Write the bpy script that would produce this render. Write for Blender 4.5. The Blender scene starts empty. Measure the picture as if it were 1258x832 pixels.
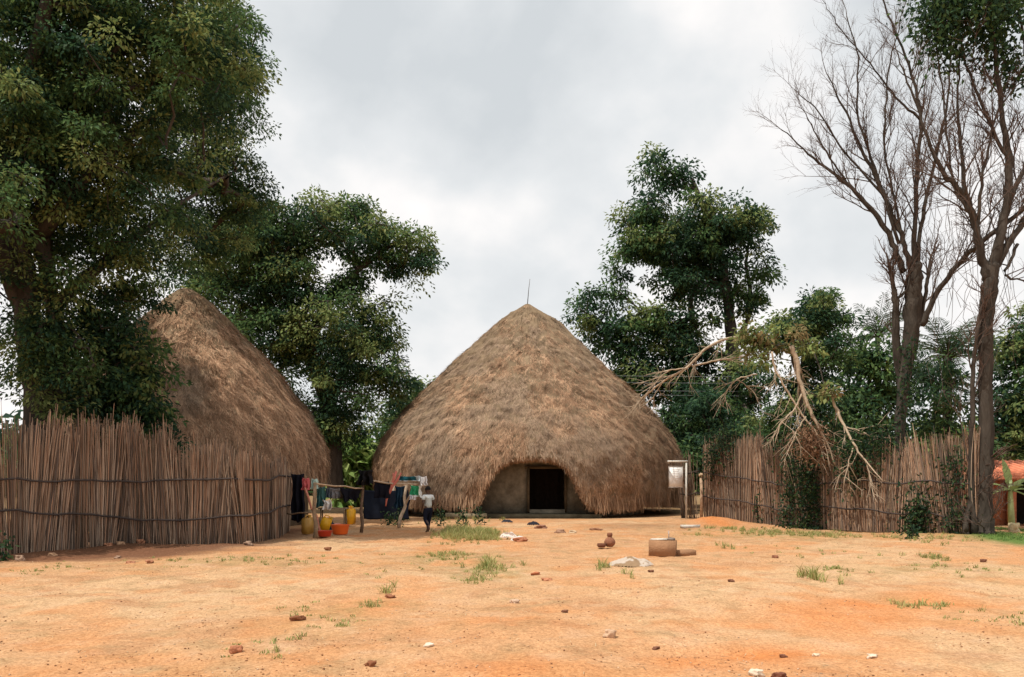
import bpy, bmesh, math, random
import numpy as np
from mathutils import Vector, Matrix
R = math.radians
random.seed(7)
rng = np.random.default_rng(7)
S = bpy.context.scene
COL = S.collection

# ------------------------------------------------------------------ camera
EYE, HOR, F = 1.6, 590.0, 978.0
cam = bpy.data.objects.new('camera', bpy.data.cameras.new('camera'))
COL.objects.link(cam); S.camera = cam
cam.location = (0, 0, EYE); cam.rotation_euler = (R(90), 0, 0)
cam.data.sensor_width = 36; cam.data.lens = 28.0
cam.data.shift_y = (HOR - 416) / 1258
cam.data.clip_end = 3000
S.render.resolution_x, S.render.resolution_y = 1024, 677

# ------------------------------------------------------------------ light
SUN_EL, SUN_AZ = R(65), R(-54)          # azimuth measured from the -Y (camera) side, negative = left
sun_dir = Vector((math.sin(SUN_AZ) * math.cos(SUN_EL), -math.cos(SUN_AZ) * math.cos(SUN_EL), math.sin(SUN_EL)))
sl = bpy.data.lights.new('sun', 'SUN'); sl.energy = 4.4; sl.angle = R(0.5); sl.color = (1.0, 0.93, 0.82)
so = bpy.data.objects.new('sun', sl); COL.objects.link(so)
so.rotation_euler = sun_dir.to_track_quat('Z', 'Y').to_euler()
S.view_settings.view_transform = 'Standard'; S.view_settings.look = 'None'
S.view_settings.exposure = 0.0; S.view_settings.gamma = 1.0

W = bpy.data.worlds.new('World'); S.world = W; W.use_nodes = True
nt = W.node_tree; nt.nodes.clear()
def N(t, **k):
    n = nt.nodes.new(t)
    for a, b in k.items(): setattr(n, a, b)
    return n
def L(a, b): nt.links.new(a, b)
wo = N('ShaderNodeOutputWorld'); bg = N('ShaderNodeBackground'); bg.inputs[1].default_value = 0.1
sky = N('ShaderNodeTexSky', sky_type='NISHITA'); sky.sun_disc = False
sky.sun_elevation = SUN_EL
sky.sun_rotation = math.atan2(sun_dir.x, sun_dir.y)
sky.air_density = 1.2; sky.dust_density = 3.0
tc = N('ShaderNodeTexCoord'); mp = N('ShaderNodeMapping'); mp.inputs['Scale'].default_value = (1, 1, 1.3)
mp.inputs['Location'].default_value = (-2.62, 1.55, 0.55)
n1 = N('ShaderNodeTexNoise'); n1.inputs['Scale'].default_value = 1.9; n1.inputs['Detail'].default_value = 7; n1.inputs['Roughness'].default_value = 0.47; n1.inputs['Distortion'].default_value = 0.35
n2 = N('ShaderNodeTexNoise'); n2.inputs['Scale'].default_value = 5.5; n2.inputs['Detail'].default_value = 5; n2.inputs['Roughness'].default_value = 0.5
L(tc.outputs['Generated'], mp.inputs[0]); L(mp.outputs[0], n1.inputs['Vector']); L(mp.outputs[0], n2.inputs['Vector'])
mx = N('ShaderNodeMath', operation='MULTIPLY_ADD'); mx.inputs[1].default_value = 0.45
L(n2.outputs[0], mx.inputs[0]); L(n1.outputs[0], mx.inputs[2])
cr = N('ShaderNodeValToRGB'); e = cr.color_ramp.elements
e[0].position = 0.56; e[0].color = (.59, .62, .64, 1)
e[1].position = 0.82; e[1].color = (.94, .91, .89, 1)
m_ = e.new(0.69); m_.color = (.725, .742, .752, 1)
L(mx.outputs[0], cr.inputs[0])
sc = N('ShaderNodeVectorMath', operation='SCALE'); sc.inputs['Scale'].default_value = 11.6
L(cr.outputs[0], sc.inputs[0])
mixc = N('ShaderNodeMixRGB'); mixc.inputs[0].default_value = 0.95
L(sky.outputs[0], mixc.inputs[1]); L(sc.outputs[0], mixc.inputs[2]); L(mixc.outputs[0], bg.inputs[0]); L(bg.outputs[0], wo.inputs[0])

# ------------------------------------------------------------------ helpers
def P(px, py, Y):
    return np.array([(px - 629) / F * Y, Y, EYE + (HOR - py) / F * Y])
def G(px, py):
    Y = EYE * F / (py - HOR)
    return np.array([(px - 629) / F * Y, Y, 0.0])

class MB:
    def __init__(s): s.V = []; s.F = []; s.C = []; s.n = 0
    def add(s, V, Fc, C=(1, 1, 1)):
        V = np.asarray(V, float).reshape(-1, 3)
        C = np.asarray(C, float)
        if C.ndim == 1: C = np.tile(C, (len(V), 1))
        s.V.append(V); s.C.append(C)
        for f in (Fc if isinstance(Fc, list) else [Fc]):
            s.F.append(np.asarray(f, np.int64) + s.n)
        s.n += len(V)
        return s
    def build(s, name, mat, parent=None, smooth=False, loc=None):
        me = bpy.data.meshes.new(name)
        V = np.concatenate(s.V); C = np.concatenate(s.C)
        if loc is not None: V = V - np.array(loc)
        loops = np.concatenate([f.ravel() for f in s.F]); 
        cnt = np.concatenate([np.full(len(f), f.shape[1]) for f in s.F])
        st = np.concatenate([[0], np.cumsum(cnt)[:-1]])
        me.vertices.add(len(V)); me.vertices.foreach_set('co', V.astype(np.float32).ravel())
        me.loops.add(len(loops)); me.loops.foreach_set('vertex_index', loops.astype(np.int32))
        me.polygons.add(len(cnt)); me.polygons.foreach_set('loop_start', st.astype(np.int32)); me.polygons.foreach_set('loop_total', cnt.astype(np.int32))
        if smooth: me.polygons.foreach_set('use_smooth', np.ones(len(cnt), bool))
        me.update(calc_edges=True)
        a = me.color_attributes.new('tint', 'FLOAT_COLOR', 'POINT')
        a.data.foreach_set('color', np.concatenate([C, np.ones((len(C), 1))], 1).astype(np.float32).ravel())
        me.materials.append(mat)
        o = bpy.data.objects.new(name, me); COL.objects.link(o)
        if parent is not None: o.parent = parent
        if loc is not None:      # same world place, whatever the parents' own places are
            q, off = parent, Vector((0, 0, 0))
            while q is not None: off += q.location; q = q.parent
            o.location = Vector([float(v) for v in loc]) - off
        return o

def tag(o, label=None, cat=None, group=None, kind=None):
    if label: o['label'] = label
    if cat: o['category'] = cat
    if group: o['group'] = group
    if kind: o['kind'] = kind
    return o
def thing(name, label, cat, loc=(0, 0, 0), rz=0, group=None):
    o = bpy.data.objects.new(name, None); COL.objects.link(o)
    o.location = [float(v) for v in loc]; o.rotation_euler = (0, 0, rz); o.empty_display_size = .2
    return tag(o, label, cat, group)

def tube(path, rad, sides=5, cap=True):
    path = np.asarray(path, float); n = len(path)
    rad = np.broadcast_to(np.asarray(rad, float), (n,))
    t = np.gradient(path, axis=0); t /= (np.linalg.norm(t, axis=1, keepdims=True) + 1e-9)
    ref = np.array([0, 0, 1.0]) if abs(t[:, 2]).mean() < .8 else np.array([1.0, 0, 0])
    u = np.cross(t, ref); u /= (np.linalg.norm(u, axis=1, keepdims=True) + 1e-9); v = np.cross(t, u)
    a = np.arange(sides) * 2 * math.pi / sides
    V = path[:, None] + rad[:, None, None] * (np.cos(a)[None, :, None] * u[:, None] + np.sin(a)[None, :, None] * v[:, None])
    i = np.arange(n - 1)[:, None] * sides; j = np.arange(sides)[None]; k = (j + 1) % sides
    Q = np.stack([i + j, i + k, i + sides + k, i + sides + j], -1).reshape(-1, 4)
    fs = [Q]
    if cap: fs += [np.arange(sides)[None, ::-1], (np.arange(sides) + (n - 1) * sides)[None]]
    return V.reshape(-1, 3), fs

def box(c, s, rz=0, jit=0):
    V = np.array([[x, y, z] for z in (-.5, .5) for x, y in ((-.5, -.5), (.5, -.5), (.5, .5), (-.5, .5))]) * np.array(s)
    if jit: V = V + rng.normal(0, jit, V.shape)
    c_, s_ = math.cos(rz), math.sin(rz)
    V = V @ np.array([[c_, s_, 0], [-s_, c_, 0], [0, 0, 1]]) + np.array(c)
    return V, [np.array([[3, 2, 1, 0], [4, 5, 6, 7], [0, 1, 5, 4], [1, 2, 6, 5], [2, 3, 7, 6], [3, 0, 4, 7]])]

def lathe(prof, c=(0, 0, 0), seg=24):
    prof = np.array(prof); a = np.arange(seg) * 2 * math.pi / seg
    V = np.stack([prof[:, 0][:, None] * np.cos(a), prof[:, 0][:, None] * np.sin(a), np.repeat(prof[:, 1][:, None], seg, 1)], -1).reshape(-1, 3) + np.array(c)
    i = np.arange(len(prof) - 1)[:, None] * seg; j = np.arange(seg)[None]; k = (j + 1) % seg
    return V, [np.stack([i + j, i + k, i + seg + k, i + seg + j], -1).reshape(-1, 4)]

def noise2(x, y, seed=0):
    x = np.asarray(x, float); y = np.asarray(y, float)
    xi = np.floor(x).astype(np.int64); yi = np.floor(y).astype(np.int64); fx = x - xi; fy = y - yi
    fx = fx * fx * (3 - 2 * fx); fy = fy * fy * (3 - 2 * fy)
    def h(a, b):
        n = (a * 374761393 + b * 668265263 + seed * 1442695) & 0x7fffffff
        n = ((n ^ (n >> 13)) * 1274126177) & 0x7fffffff
        return ((n ^ (n >> 16)) & 0xffff) / 65535.0
    return (h(xi, yi) * (1 - fx) + h(xi + 1, yi) * fx) * (1 - fy) + (h(xi, yi + 1) * (1 - fx) + h(xi + 1, yi + 1) * fx) * fy
def fbm(x, y, o=4, seed=0):
    s = 0; a = .5
    for k in range(o):
        s = s + a * noise2(x * 2 ** k, y * 2 ** k, seed + k); a *= .5
    return s / (1 - .5 ** o)
def sstep(a, b, x):
    t = np.clip((x - a) / (b - a), 0, 1); return t * t * (3 - 2 * t)

# ------------------------------------------------------------------ materials
def material(name, col=(.5, .5, .5), rough=.9, tint=True, var=.25, scale=8, detail=5, bump=0, bscale=None, trans=0, stretch=None, spec=.3, col2=None, metal=0):
    m = bpy.data.materials.new(name); m.use_nodes = True
    t = m.node_tree; b = t.nodes['Principled BSDF']; o = t.nodes['Material Output']
    b.inputs['Roughness'].default_value = rough; b.inputs['Specular IOR Level'].default_value = spec; b.inputs['Metallic'].default_value = metal
    tcn = t.nodes.new('ShaderNodeTexCoord'); vec = tcn.outputs['Object']
    if stretch:
        mpn = t.nodes.new('ShaderNodeMapping'); mpn.inputs['Scale'].default_value = stretch
        t.links.new(vec, mpn.inputs[0]); vec = mpn.outputs[0]
    nz = t.nodes.new('ShaderNodeTexNoise'); nz.inputs['Scale'].default_value = scale; nz.inputs['Detail'].default_value = detail; nz.inputs['Roughness'].default_value = .6
    t.links.new(vec, nz.inputs['Vector'])
    mr = t.nodes.new('ShaderNodeValToRGB'); el = mr.color_ramp.elements
    el[0].position = .3; el[1].position = .7
    if col2:
        el[0].color = (*col2, 1); el[1].color = (*col, 1)
    else:
        el[0].color = (*[c * (1 - var) for c in col], 1); el[1].color = (*[min(1, c * (1 + var)) for c in col], 1)
    t.links.new(nz.outputs[0], mr.inputs[0]); out = mr.outputs[0]
    if tint:
        at = t.nodes.new('ShaderNodeAttribute'); at.attribute_name = 'tint'
        mu = t.nodes.new('ShaderNodeMixRGB'); mu.blend_type = 'MULTIPLY'; mu.inputs[0].default_value = 1
        t.links.new(out, mu.inputs[1]); t.links.new(at.outputs['Color'], mu.inputs[2]); out = mu.outputs[0]
    t.links.new(out, b.inputs['Base Color'])
    if bump:
        bn = t.nodes.new('ShaderNodeBump'); bn.inputs['Strength'].default_value = bump; bn.inputs['Distance'].default_value = .03
        n3 = t.nodes.new('ShaderNodeTexNoise'); n3.inputs['Scale'].default_value = bscale or scale * 3; n3.inputs['Detail'].default_value = 6
        t.links.new(vec, n3.inputs['Vector']); t.links.new(n3.outputs[0], bn.inputs['Height']); t.links.new(bn.outputs[0], b.inputs['Normal'])
    if trans:
        tr = t.nodes.new('ShaderNodeBsdfTranslucent'); ms = t.nodes.new('ShaderNodeMixShader'); ms.inputs[0].default_value = trans
        t.links.new(out, tr.inputs[0]); t.links.new(b.outputs[0], ms.inputs[1]); t.links.new(tr.outputs[0], ms.inputs[2]); t.links.new(ms.outputs[0], o.inputs[0])
    return m
white = (1, 1, 1)
M = dict(
    ground=material('red_soil', white, 1, var=.30, scale=17, detail=15, bump=1.0, bscale=13, spec=.06),
    leaf=material('leaf', white, .62, var=.22, scale=3, trans=.42, spec=.15),
    bark=material('bark', (.062, .052, .043), .95, var=.4, scale=6, bump=.8, bscale=18, stretch=(1, 1, .25), spec=.1),
    palebark=material('pale_dead_wood', (.42, .33, .24), .9, var=.3, scale=9, bump=.5, bscale=30, spec=.1),
    twig=material('twig', (.10, .078, .066), .95, var=.2, scale=4, spec=.1),
    thatch=material('thatch_straw', white, .95, var=.18, scale=5, spec=.12),
    reed=material('reed', white, .9, var=.25, scale=7, stretch=(1, 1, .3), spec=.15),
    mud=material('mud_plaster', (.27, .235, .175), .95, var=.32, scale=2.2, bump=.4, bscale=14, spec=.1),
    grass=material('grass', white, .6, var=.15, scale=3, trans=.3, spec=.2),
    stone=material('stone', white, .95, var=.25, scale=11, bump=.7, bscale=25, spec=.15),
    cement=material('weathered_cement', white, .95, var=.2, scale=7, bump=.5, bscale=30, spec=.15),
    cloth=material('cloth', white, .95, var=.12, scale=9, spec=.05, trans=.08),
    plastic=material('plastic', white, .4, var=.06, scale=6, spec=.4),
    paint=material('worn_paint', white, .6, var=.12, scale=6, spec=.3),
    skin=material('skin', (.075, .038, .024), .5, var=.1, scale=9, spec=.4),
    hair=material('hair', (.01, .008, .008), .9, scale=40, spec=.2),
    clay=material('clay', (.24, .105, .06), .8, var=.25, scale=14, bump=.3, spec=.2),
    brick=material('brick', (.42, .17, .09), .9, var=.3, scale=9, bump=.4, spec=.15),
    tile=material('roof_tile', (.58, .20, .11), .8, var=.2, scale=6, spec=.2),
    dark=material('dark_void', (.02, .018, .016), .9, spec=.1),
    wire=material('wire', (.25, .26, .27), .6, spec=.3),
)

def add_grain(m, sc_, lo, hi):
    t = m.node_tree; b = t.nodes['Principled BSDF']; src = b.inputs['Base Color'].links[0].from_socket
    co = t.nodes.new('ShaderNodeTexCoord'); nz = t.nodes.new('ShaderNodeTexNoise'); nz.inputs['Scale'].default_value = sc_; nz.inputs['Detail'].default_value = 4; nz.inputs['Roughness'].default_value = .8
    rp = t.nodes.new('ShaderNodeValToRGB'); rp.color_ramp.elements[0].position = .36; rp.color_ramp.elements[1].position = .62
    rp.color_ramp.elements[0].color = (*lo, 1); rp.color_ramp.elements[1].color = (*hi, 1)
    mu = t.nodes.new('ShaderNodeMixRGB'); mu.blend_type = 'MULTIPLY'; mu.inputs[0].default_value = 1
    t.links.new(co.outputs['Object'], nz.inputs['Vector']); t.links.new(nz.outputs[0], rp.inputs[0]); t.links.new(src, mu.inputs[1]); t.links.new(rp.outputs[0], mu.inputs[2]); t.links.new(mu.outputs[0], b.inputs['Base Color'])
add_grain(M['ground'], 38, (.72, .65, .58), (1.12, 1.14, 1.15))
add_grain(M['mud'], 1.3, (.62, .60, .58), (1.05, 1.05, 1.05))
# ------------------------------------------------------------------ ground
def axis(lo, hi, a, b, st, far):
    mid = np.arange(a, b + st / 2, st)
    l = a - np.cumsum(st * 1.25 ** np.arange(1, 60)); l = l[l > lo]
    h = b + np.cumsum(st * 1.25 ** np.arange(1, 60)); h = h[h < hi]
    return np.concatenate([[lo], l[::-1], mid, h, [hi]])
gx = axis(-1500, 1500, -18, 22, .09, 0); gy = axis(-300, 2500, 5, 38, .09, 0)
def height(x, y):
    near = sstep(60, 25, np.hypot(x, y - 15))
    h = (fbm(x * .35, y * .35, 3, 3) - .5) * .16 + (fbm(x * 2.2, y * 2.2, 4, 9) - .5) * .07 + (fbm(x * 8, y * 8, 2, 19) - .5) * .035
    h = h * near - .02
    # flattened where the huts stand
    for cx, cy, rr in ((.8, 40, 9.5), (-12.1, 29, 6)):
        h = h * sstep(rr * .85, rr * 1.1, np.hypot(x - cx, y - cy))
    # soil mound near the sign
    g = G(880, 643); h = h + .28 * np.exp(-(((x - g[0]) / 1.1) ** 2 + ((y - g[1]) / .9) ** 2))
    # worn gully lower right
    for (px, py), (sx, sy), d in (((1130, 735), (1.2, .5), -.05), ((900, 795), (1.2, .3), -.05)):
        g = G(px, py); h = h + d * np.exp(-(((x - g[0]) / sx) ** 2 + ((y - g[1]) / sy) ** 2))
    return h
XX, YY = np.meshgrid(gx, gy)
ZZ = height(XX, YY)
def patch(px, py, rx, ry):
    g = G(px, py); g2 = G(px, py + ry); wy = abs(g[1] - g2[1]); wx = rx / F * g[1]
    return np.exp(-(((XX - g[0]) / wx) ** 2 + ((YY - g[1]) / wy) ** 2))
base = np.array([.56, .33, .178])[None, None] * np.ones(XX.shape + (1,))
def blend(c, w):
    global base
    w = np.clip(w, 0, 1)[..., None]; base = base * (1 - w) + np.array(c) * w
nA = fbm(XX * .25 + 3, YY * .25, 4, 31); nB = fbm(XX * 1.1, YY * 1.1, 4, 41); nC = fbm(XX * 4, YY * 4, 3, 51)
blend((.60, .40, .235), sstep(.46, .62, nA) * .8)
nD = fbm(XX * 1.6 + 7, YY * 1.6, 5, 71); nE = fbm(XX * 3.2, YY * 3.2, 4, 81)
blend((.42, .215, .11), sstep(.56, .70, nD) * .5)
blend((.34, .24, .13), sstep(.58, .7, nE) * .45)
blend((.60, .42, .28), sstep(.60, .72, 1 - nE) * .35)
blend((.60, .27, .11), sstep(.52, .68, nB) * .45)
blend((.50, .19, .07), sstep(.58, .8, nC) * .3)
for p, w in (((1150, 735, 60, 14), .9), ((1070, 740, 60, 12), .7), ((930, 795, 110, 14), .8), ((850, 810, 60, 14), .5), ((440, 735, 90, 10), .4), ((1000, 755, 130, 18), .5), ((600, 820, 100, 20), .4), ((620, 770, 160, 20), .25), ((880, 643, 45, 6), .8), ((480, 655, 40, 6), .4)):
    blend((.62, .235, .08), patch(*p) * w * (.6 + .8 * nB))
# bare earth along the left fence foot, its shade strip painted into the colour
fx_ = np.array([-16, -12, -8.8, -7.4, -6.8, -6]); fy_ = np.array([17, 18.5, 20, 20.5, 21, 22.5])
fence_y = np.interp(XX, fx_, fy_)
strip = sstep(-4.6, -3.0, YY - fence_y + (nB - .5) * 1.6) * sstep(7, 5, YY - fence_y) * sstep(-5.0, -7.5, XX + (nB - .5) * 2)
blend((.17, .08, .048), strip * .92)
blend((.22, .22, .09), (patch(560, 685, 60, 9) + patch(600, 702, 50, 9) + patch(960, 655, 100, 7) + patch(1160, 700, 120, 10) * .5 + patch(1130, 735, 30, 6) + patch(300, 692, 170, 6) * .5 + patch(400, 760, 60, 22) * .4 + patch(450, 740, 60, 8) * .6) * .6 * sstep(.35, .6, nC))
blend((.12, .19, .05), patch(1250, 662, 45, 10) * 1.3)
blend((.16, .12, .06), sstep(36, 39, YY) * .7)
blend((.15, .09, .05), patch(790, 646, 60, 3.5) * .4)  # shadow of the right eave painted into the soil colour
mb = MB(); ny, nx = XX.shape
i = np.arange(ny - 1)[:, None] * nx; j = np.arange(nx - 1)[None]
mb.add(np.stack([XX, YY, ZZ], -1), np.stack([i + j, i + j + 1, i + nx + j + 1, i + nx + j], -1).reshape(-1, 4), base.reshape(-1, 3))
tag(mb.build('ground', M['ground'], smooth=True), kind='structure')

# loose grit
def stones(n, pos, size, cols, flat=.6):
    m = MB(); oc = np.array([[1, 0, 0], [0, 1, 0], [-1, 0, 0], [0, -1, 0], [0, 0, 1], [0, 0, -1.]])
    of = np.array([[0, 1, 4], [1, 2, 4], [2, 3, 4], [3, 0, 4], [1, 0, 5], [2, 1, 5], [3, 2, 5], [0, 3, 5]])
    s = size[:, None, None] * rng.uniform(.5, 1.2, (n, 6, 1)) * np.array([1, 1, flat])
    a = rng.uniform(0, 6.3, n); ca, sa = np.cos(a), np.sin(a)
    V = oc[None] * s
    V = np.stack([V[..., 0] * ca[:, None] - V[..., 1] * sa[:, None], V[..., 0] * sa[:, None] + V[..., 1] * ca[:, None], V[..., 2]], -1) + pos[:, None]
    Fc = (of[None] + (np.arange(n) * 6)[:, None, None]).reshape(-1, 3)
    m.add(V.reshape(-1, 3), Fc, np.repeat(cols, 6, 0)); return m
n = 30000
yy = 5.5 + 22 * rng.random(n) ** 1.4; xx = (rng.random(n) * 2 - 1) * yy * .68
kp = rng.random(n) < sstep(.38, .68, fbm(xx * 1.1, yy * 1.1, 4, 66)); xx, yy = xx[kp], yy[kp]; n = len(xx)
pos = np.stack([xx, yy, height(xx, yy) + .003], -1)
pc = np.array([[.5, .26, .13], [.42, .20, .10], [.6, .42, .28], [.28, .13, .07]])[rng.integers(0, 4, n)] * rng.uniform(.7, 1.2, (n, 1))
tag(stones(n, pos, .004 + .014 * rng.random(n) ** 4, pc).build('gravel', M['stone']), kind='stuff')

# ------------------------------------------------------------------ foliage builders
def leaves(m, C, D, Nn, Ln, Wd, col):
    """diamond leaves with a fold: C base, D direction, Nn normal"""
    D = D / (np.linalg.norm(D, axis=1, keepdims=True) + 1e-9)
    Sd = np.cross(D, Nn); Sd /= (np.linalg.norm(Sd, axis=1, keepdims=True) + 1e-9); U = np.cross(Sd, D)
    Ln = Ln[:, None]; Wd = Wd[:, None]
    V = np.stack([C, C + D * Ln * .5 + Sd * Wd * .5 + U * Wd * .12, C + D * Ln - U * Ln * .12, C + D * Ln * .5 - Sd * Wd * .5 + U * Wd * .12], 1)
    n = len(C)
    m.add(V.reshape(-1, 3), (np.arange(n) * 4)[:, None] + np.array([0, 1, 2, 3])[None], np.repeat(col, 4, 0))

def unit(n):
    v = rng.normal(size=(n, 3)); return v / np.linalg.norm(v, axis=1, keepdims=True)

GREEN = dict(dark=[(.030, .072, .038), (.044, .092, .040), (.028, .064, .040)],
             mid=[(.075, .145, .052), (.060, .118, .048), (.105, .165, .055)],
             olive=[(.17, .225, .075), (.215, .245, .088), (.135, .19, .068)],
             bright=[(.22, .32, .09), (.15, .26, .07), (.29, .36, .12)],
             dry=[(.24, .19, .09), (.30, .22, .11), (.19, .18, .08)])
DENS = 1.75
def grow_tree(name, label, cat, trunk, blobs, density, leafsize=.2, clump=.55, per=90, group=None, pal=(('dark', .5), ('mid', .35), ('olive', .15)), outer_olive=.5, bark='bark', tw=.012, shell=.45, droop=.3, trad=None):
    """trunk: list of limbs, each list of (x,y,z,r) world; first limb is the stem. blobs: (px,py,Y,rx_px,rz_px,ry_m[,weight])"""
    base = np.array(trunk[0][0][:3])
    root = thing(name, label, cat, base, group=group)
    tm = MB(); nodes = []; 
    for k, lb in enumerate(trunk):
        pts = np.array([p[:3] for p in lb]); rr = np.array([p[3] for p in lb])
        # resample smooth
        tt = np.linspace(0, len(lb) - 1, (len(lb) - 1) * 5 + 1)
        pts2 = np.stack([np.interp(tt, range(len(lb)), pts[:, q]) for q in range(3)], -1)
        for _ in range(2): pts2[1:-1] = (pts2[:-2] + 2 * pts2[1:-1] + pts2[2:]) / 4
        pts2[1:-1] += rng.normal(0, .02, pts2[1:-1].shape)
        r2 = np.interp(tt, range(len(lb)), rr)
        tm.add(*tube(pts2, r2 * (1 + .08 * rng.normal(size=len(r2))), 10 if k == 0 else 7))
        for q in range(len(pts2)):
            if k > 0 or q > len(pts2) * .5: nodes.append(pts2[q])
    # clumps
    cl = []; w = []
    for b in blobs:
        c = P(b[0], b[1], b[2]); rx = b[3] / F * b[2]; rz = b[4] / F * b[2]; ry = b[5]
        wt = b[6] if len(b) > 6 else 1
        k = max(3, int(DENS * density * wt * (rx * rz + rx * ry + rz * ry) / clump ** 2 ))
        d = unit(k); rad = rng.random(k) ** shell
        cl.append(c + d * rad[:, None] * np.array([rx, ry, rz]) * 1.0)
        w.append(np.stack([rad, d[:, 2]], -1))
    cl = np.concatenate(cl); w = np.concatenate(w)
    keep = cl[:, 2] > .3; cl = cl[keep]; w = w[keep]
    nodes = np.array(nodes); bm_ = tm
    # branches: join each clump to the nearest node already reached
    top = nodes[0]
    order = np.argsort(np.linalg.norm(cl - nodes.mean(0), axis=1))
    pool = np.zeros((len(nodes) + len(cl), 3)); pool[:len(nodes)] = nodes; pn = len(nodes); par = {}; kids = {}
    for q in order:
        dd = np.linalg.norm(pool[:pn] - cl[q], axis=1) + .25 * np.maximum(0, pool[:pn, 2] - cl[q][2])
        p = int(dd.argmin()); par[pn] = p; pool[pn] = cl[q]; pn += 1
    cnt = np.ones(pn)
    for q in range(pn - 1, len(nodes) - 1, -1): cnt[par[q]] += cnt[q]
    for q in range(len(nodes), pn):
        p = par[q]; a, b_ = pool[p], pool[q]; ln = np.linalg.norm(b_ - a)
        if ln < .02: continue
        r1 = min(.16, tw * cnt[q] ** .5 * 1.15); r0 = min(.2, r1 * 1.25)
        mid = (a + b_) / 2 + rng.normal(0, .07, 3) * ln + np.array([0, 0, .06 * ln])
        bm_.add(*tube([a, (a * .6 + mid * .4) + rng.normal(0, .03, 3) * ln, mid, b_], [r0, (r0 + r1) / 2, r1, r1 * .7], 4, False))
    tm.build('trunk', M[bark], root, True, base)
    # leaves
    lm = MB(); K = len(cl); npl = rng.poisson(per, K) + 5
    idx = np.repeat(np.arange(K), npl); T = len(idx)
    cs = clump * rng.uniform(.6, 1.35, K)
    fl = rng.uniform(.35, .75, K)
    off = rng.normal(size=(T, 3)) * .5; off /= np.maximum(1, np.linalg.norm(off, axis=1, keepdims=True) / 1.1)
    off = off * cs[idx][:, None]; off[:, 2] *= fl[idx]; off[:, 2] -= (off[:, 0] ** 2 + off[:, 1] ** 2) / (cs[idx] + .1) * .35
    C = cl[idx] + off
    D = off / (np.linalg.norm(off, axis=1, keepdims=True) + 1e-6) + unit(T) * .8; D[:, 2] -= droop
    Nn = unit(T) * .75 + np.array([0, 0, 1.0])
    Ls = leafsize * rng.uniform(.6, 1.25, T)
    names = [p[0] for p in pal]; pr = np.array([p[1] for p in pal]); pr = pr / pr.sum()
    ch = rng.choice(len(names), K, p=pr)
    if outer_olive and 'olive' in names:   # young growth sits on the crown's outer twigs
        oi = names.index('olive'); sel = (w[:, 0] > .8) & (w[:, 1] > .1) & (rng.random(K) < outer_olive); ch[sel] = oi
    tab = np.array([GREEN[nm] for nm in names])
    lc = 1.18 * tab[ch[idx], rng.integers(0, 3, T)] * rng.uniform(.7, 1.3, (T, 1)) * rng.uniform(.85, 1.15, K)[idx][:, None]
    leaves(lm, C, D, Nn, Ls, Ls * rng.uniform(.4, .55, T), lc)
    lm.build('crown', M['leaf'], root, False, base)
    return root

def W3(lst):
    return [tuple(P(px, py, Y)) + (r,) for px, py, Y, r in lst]

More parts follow.
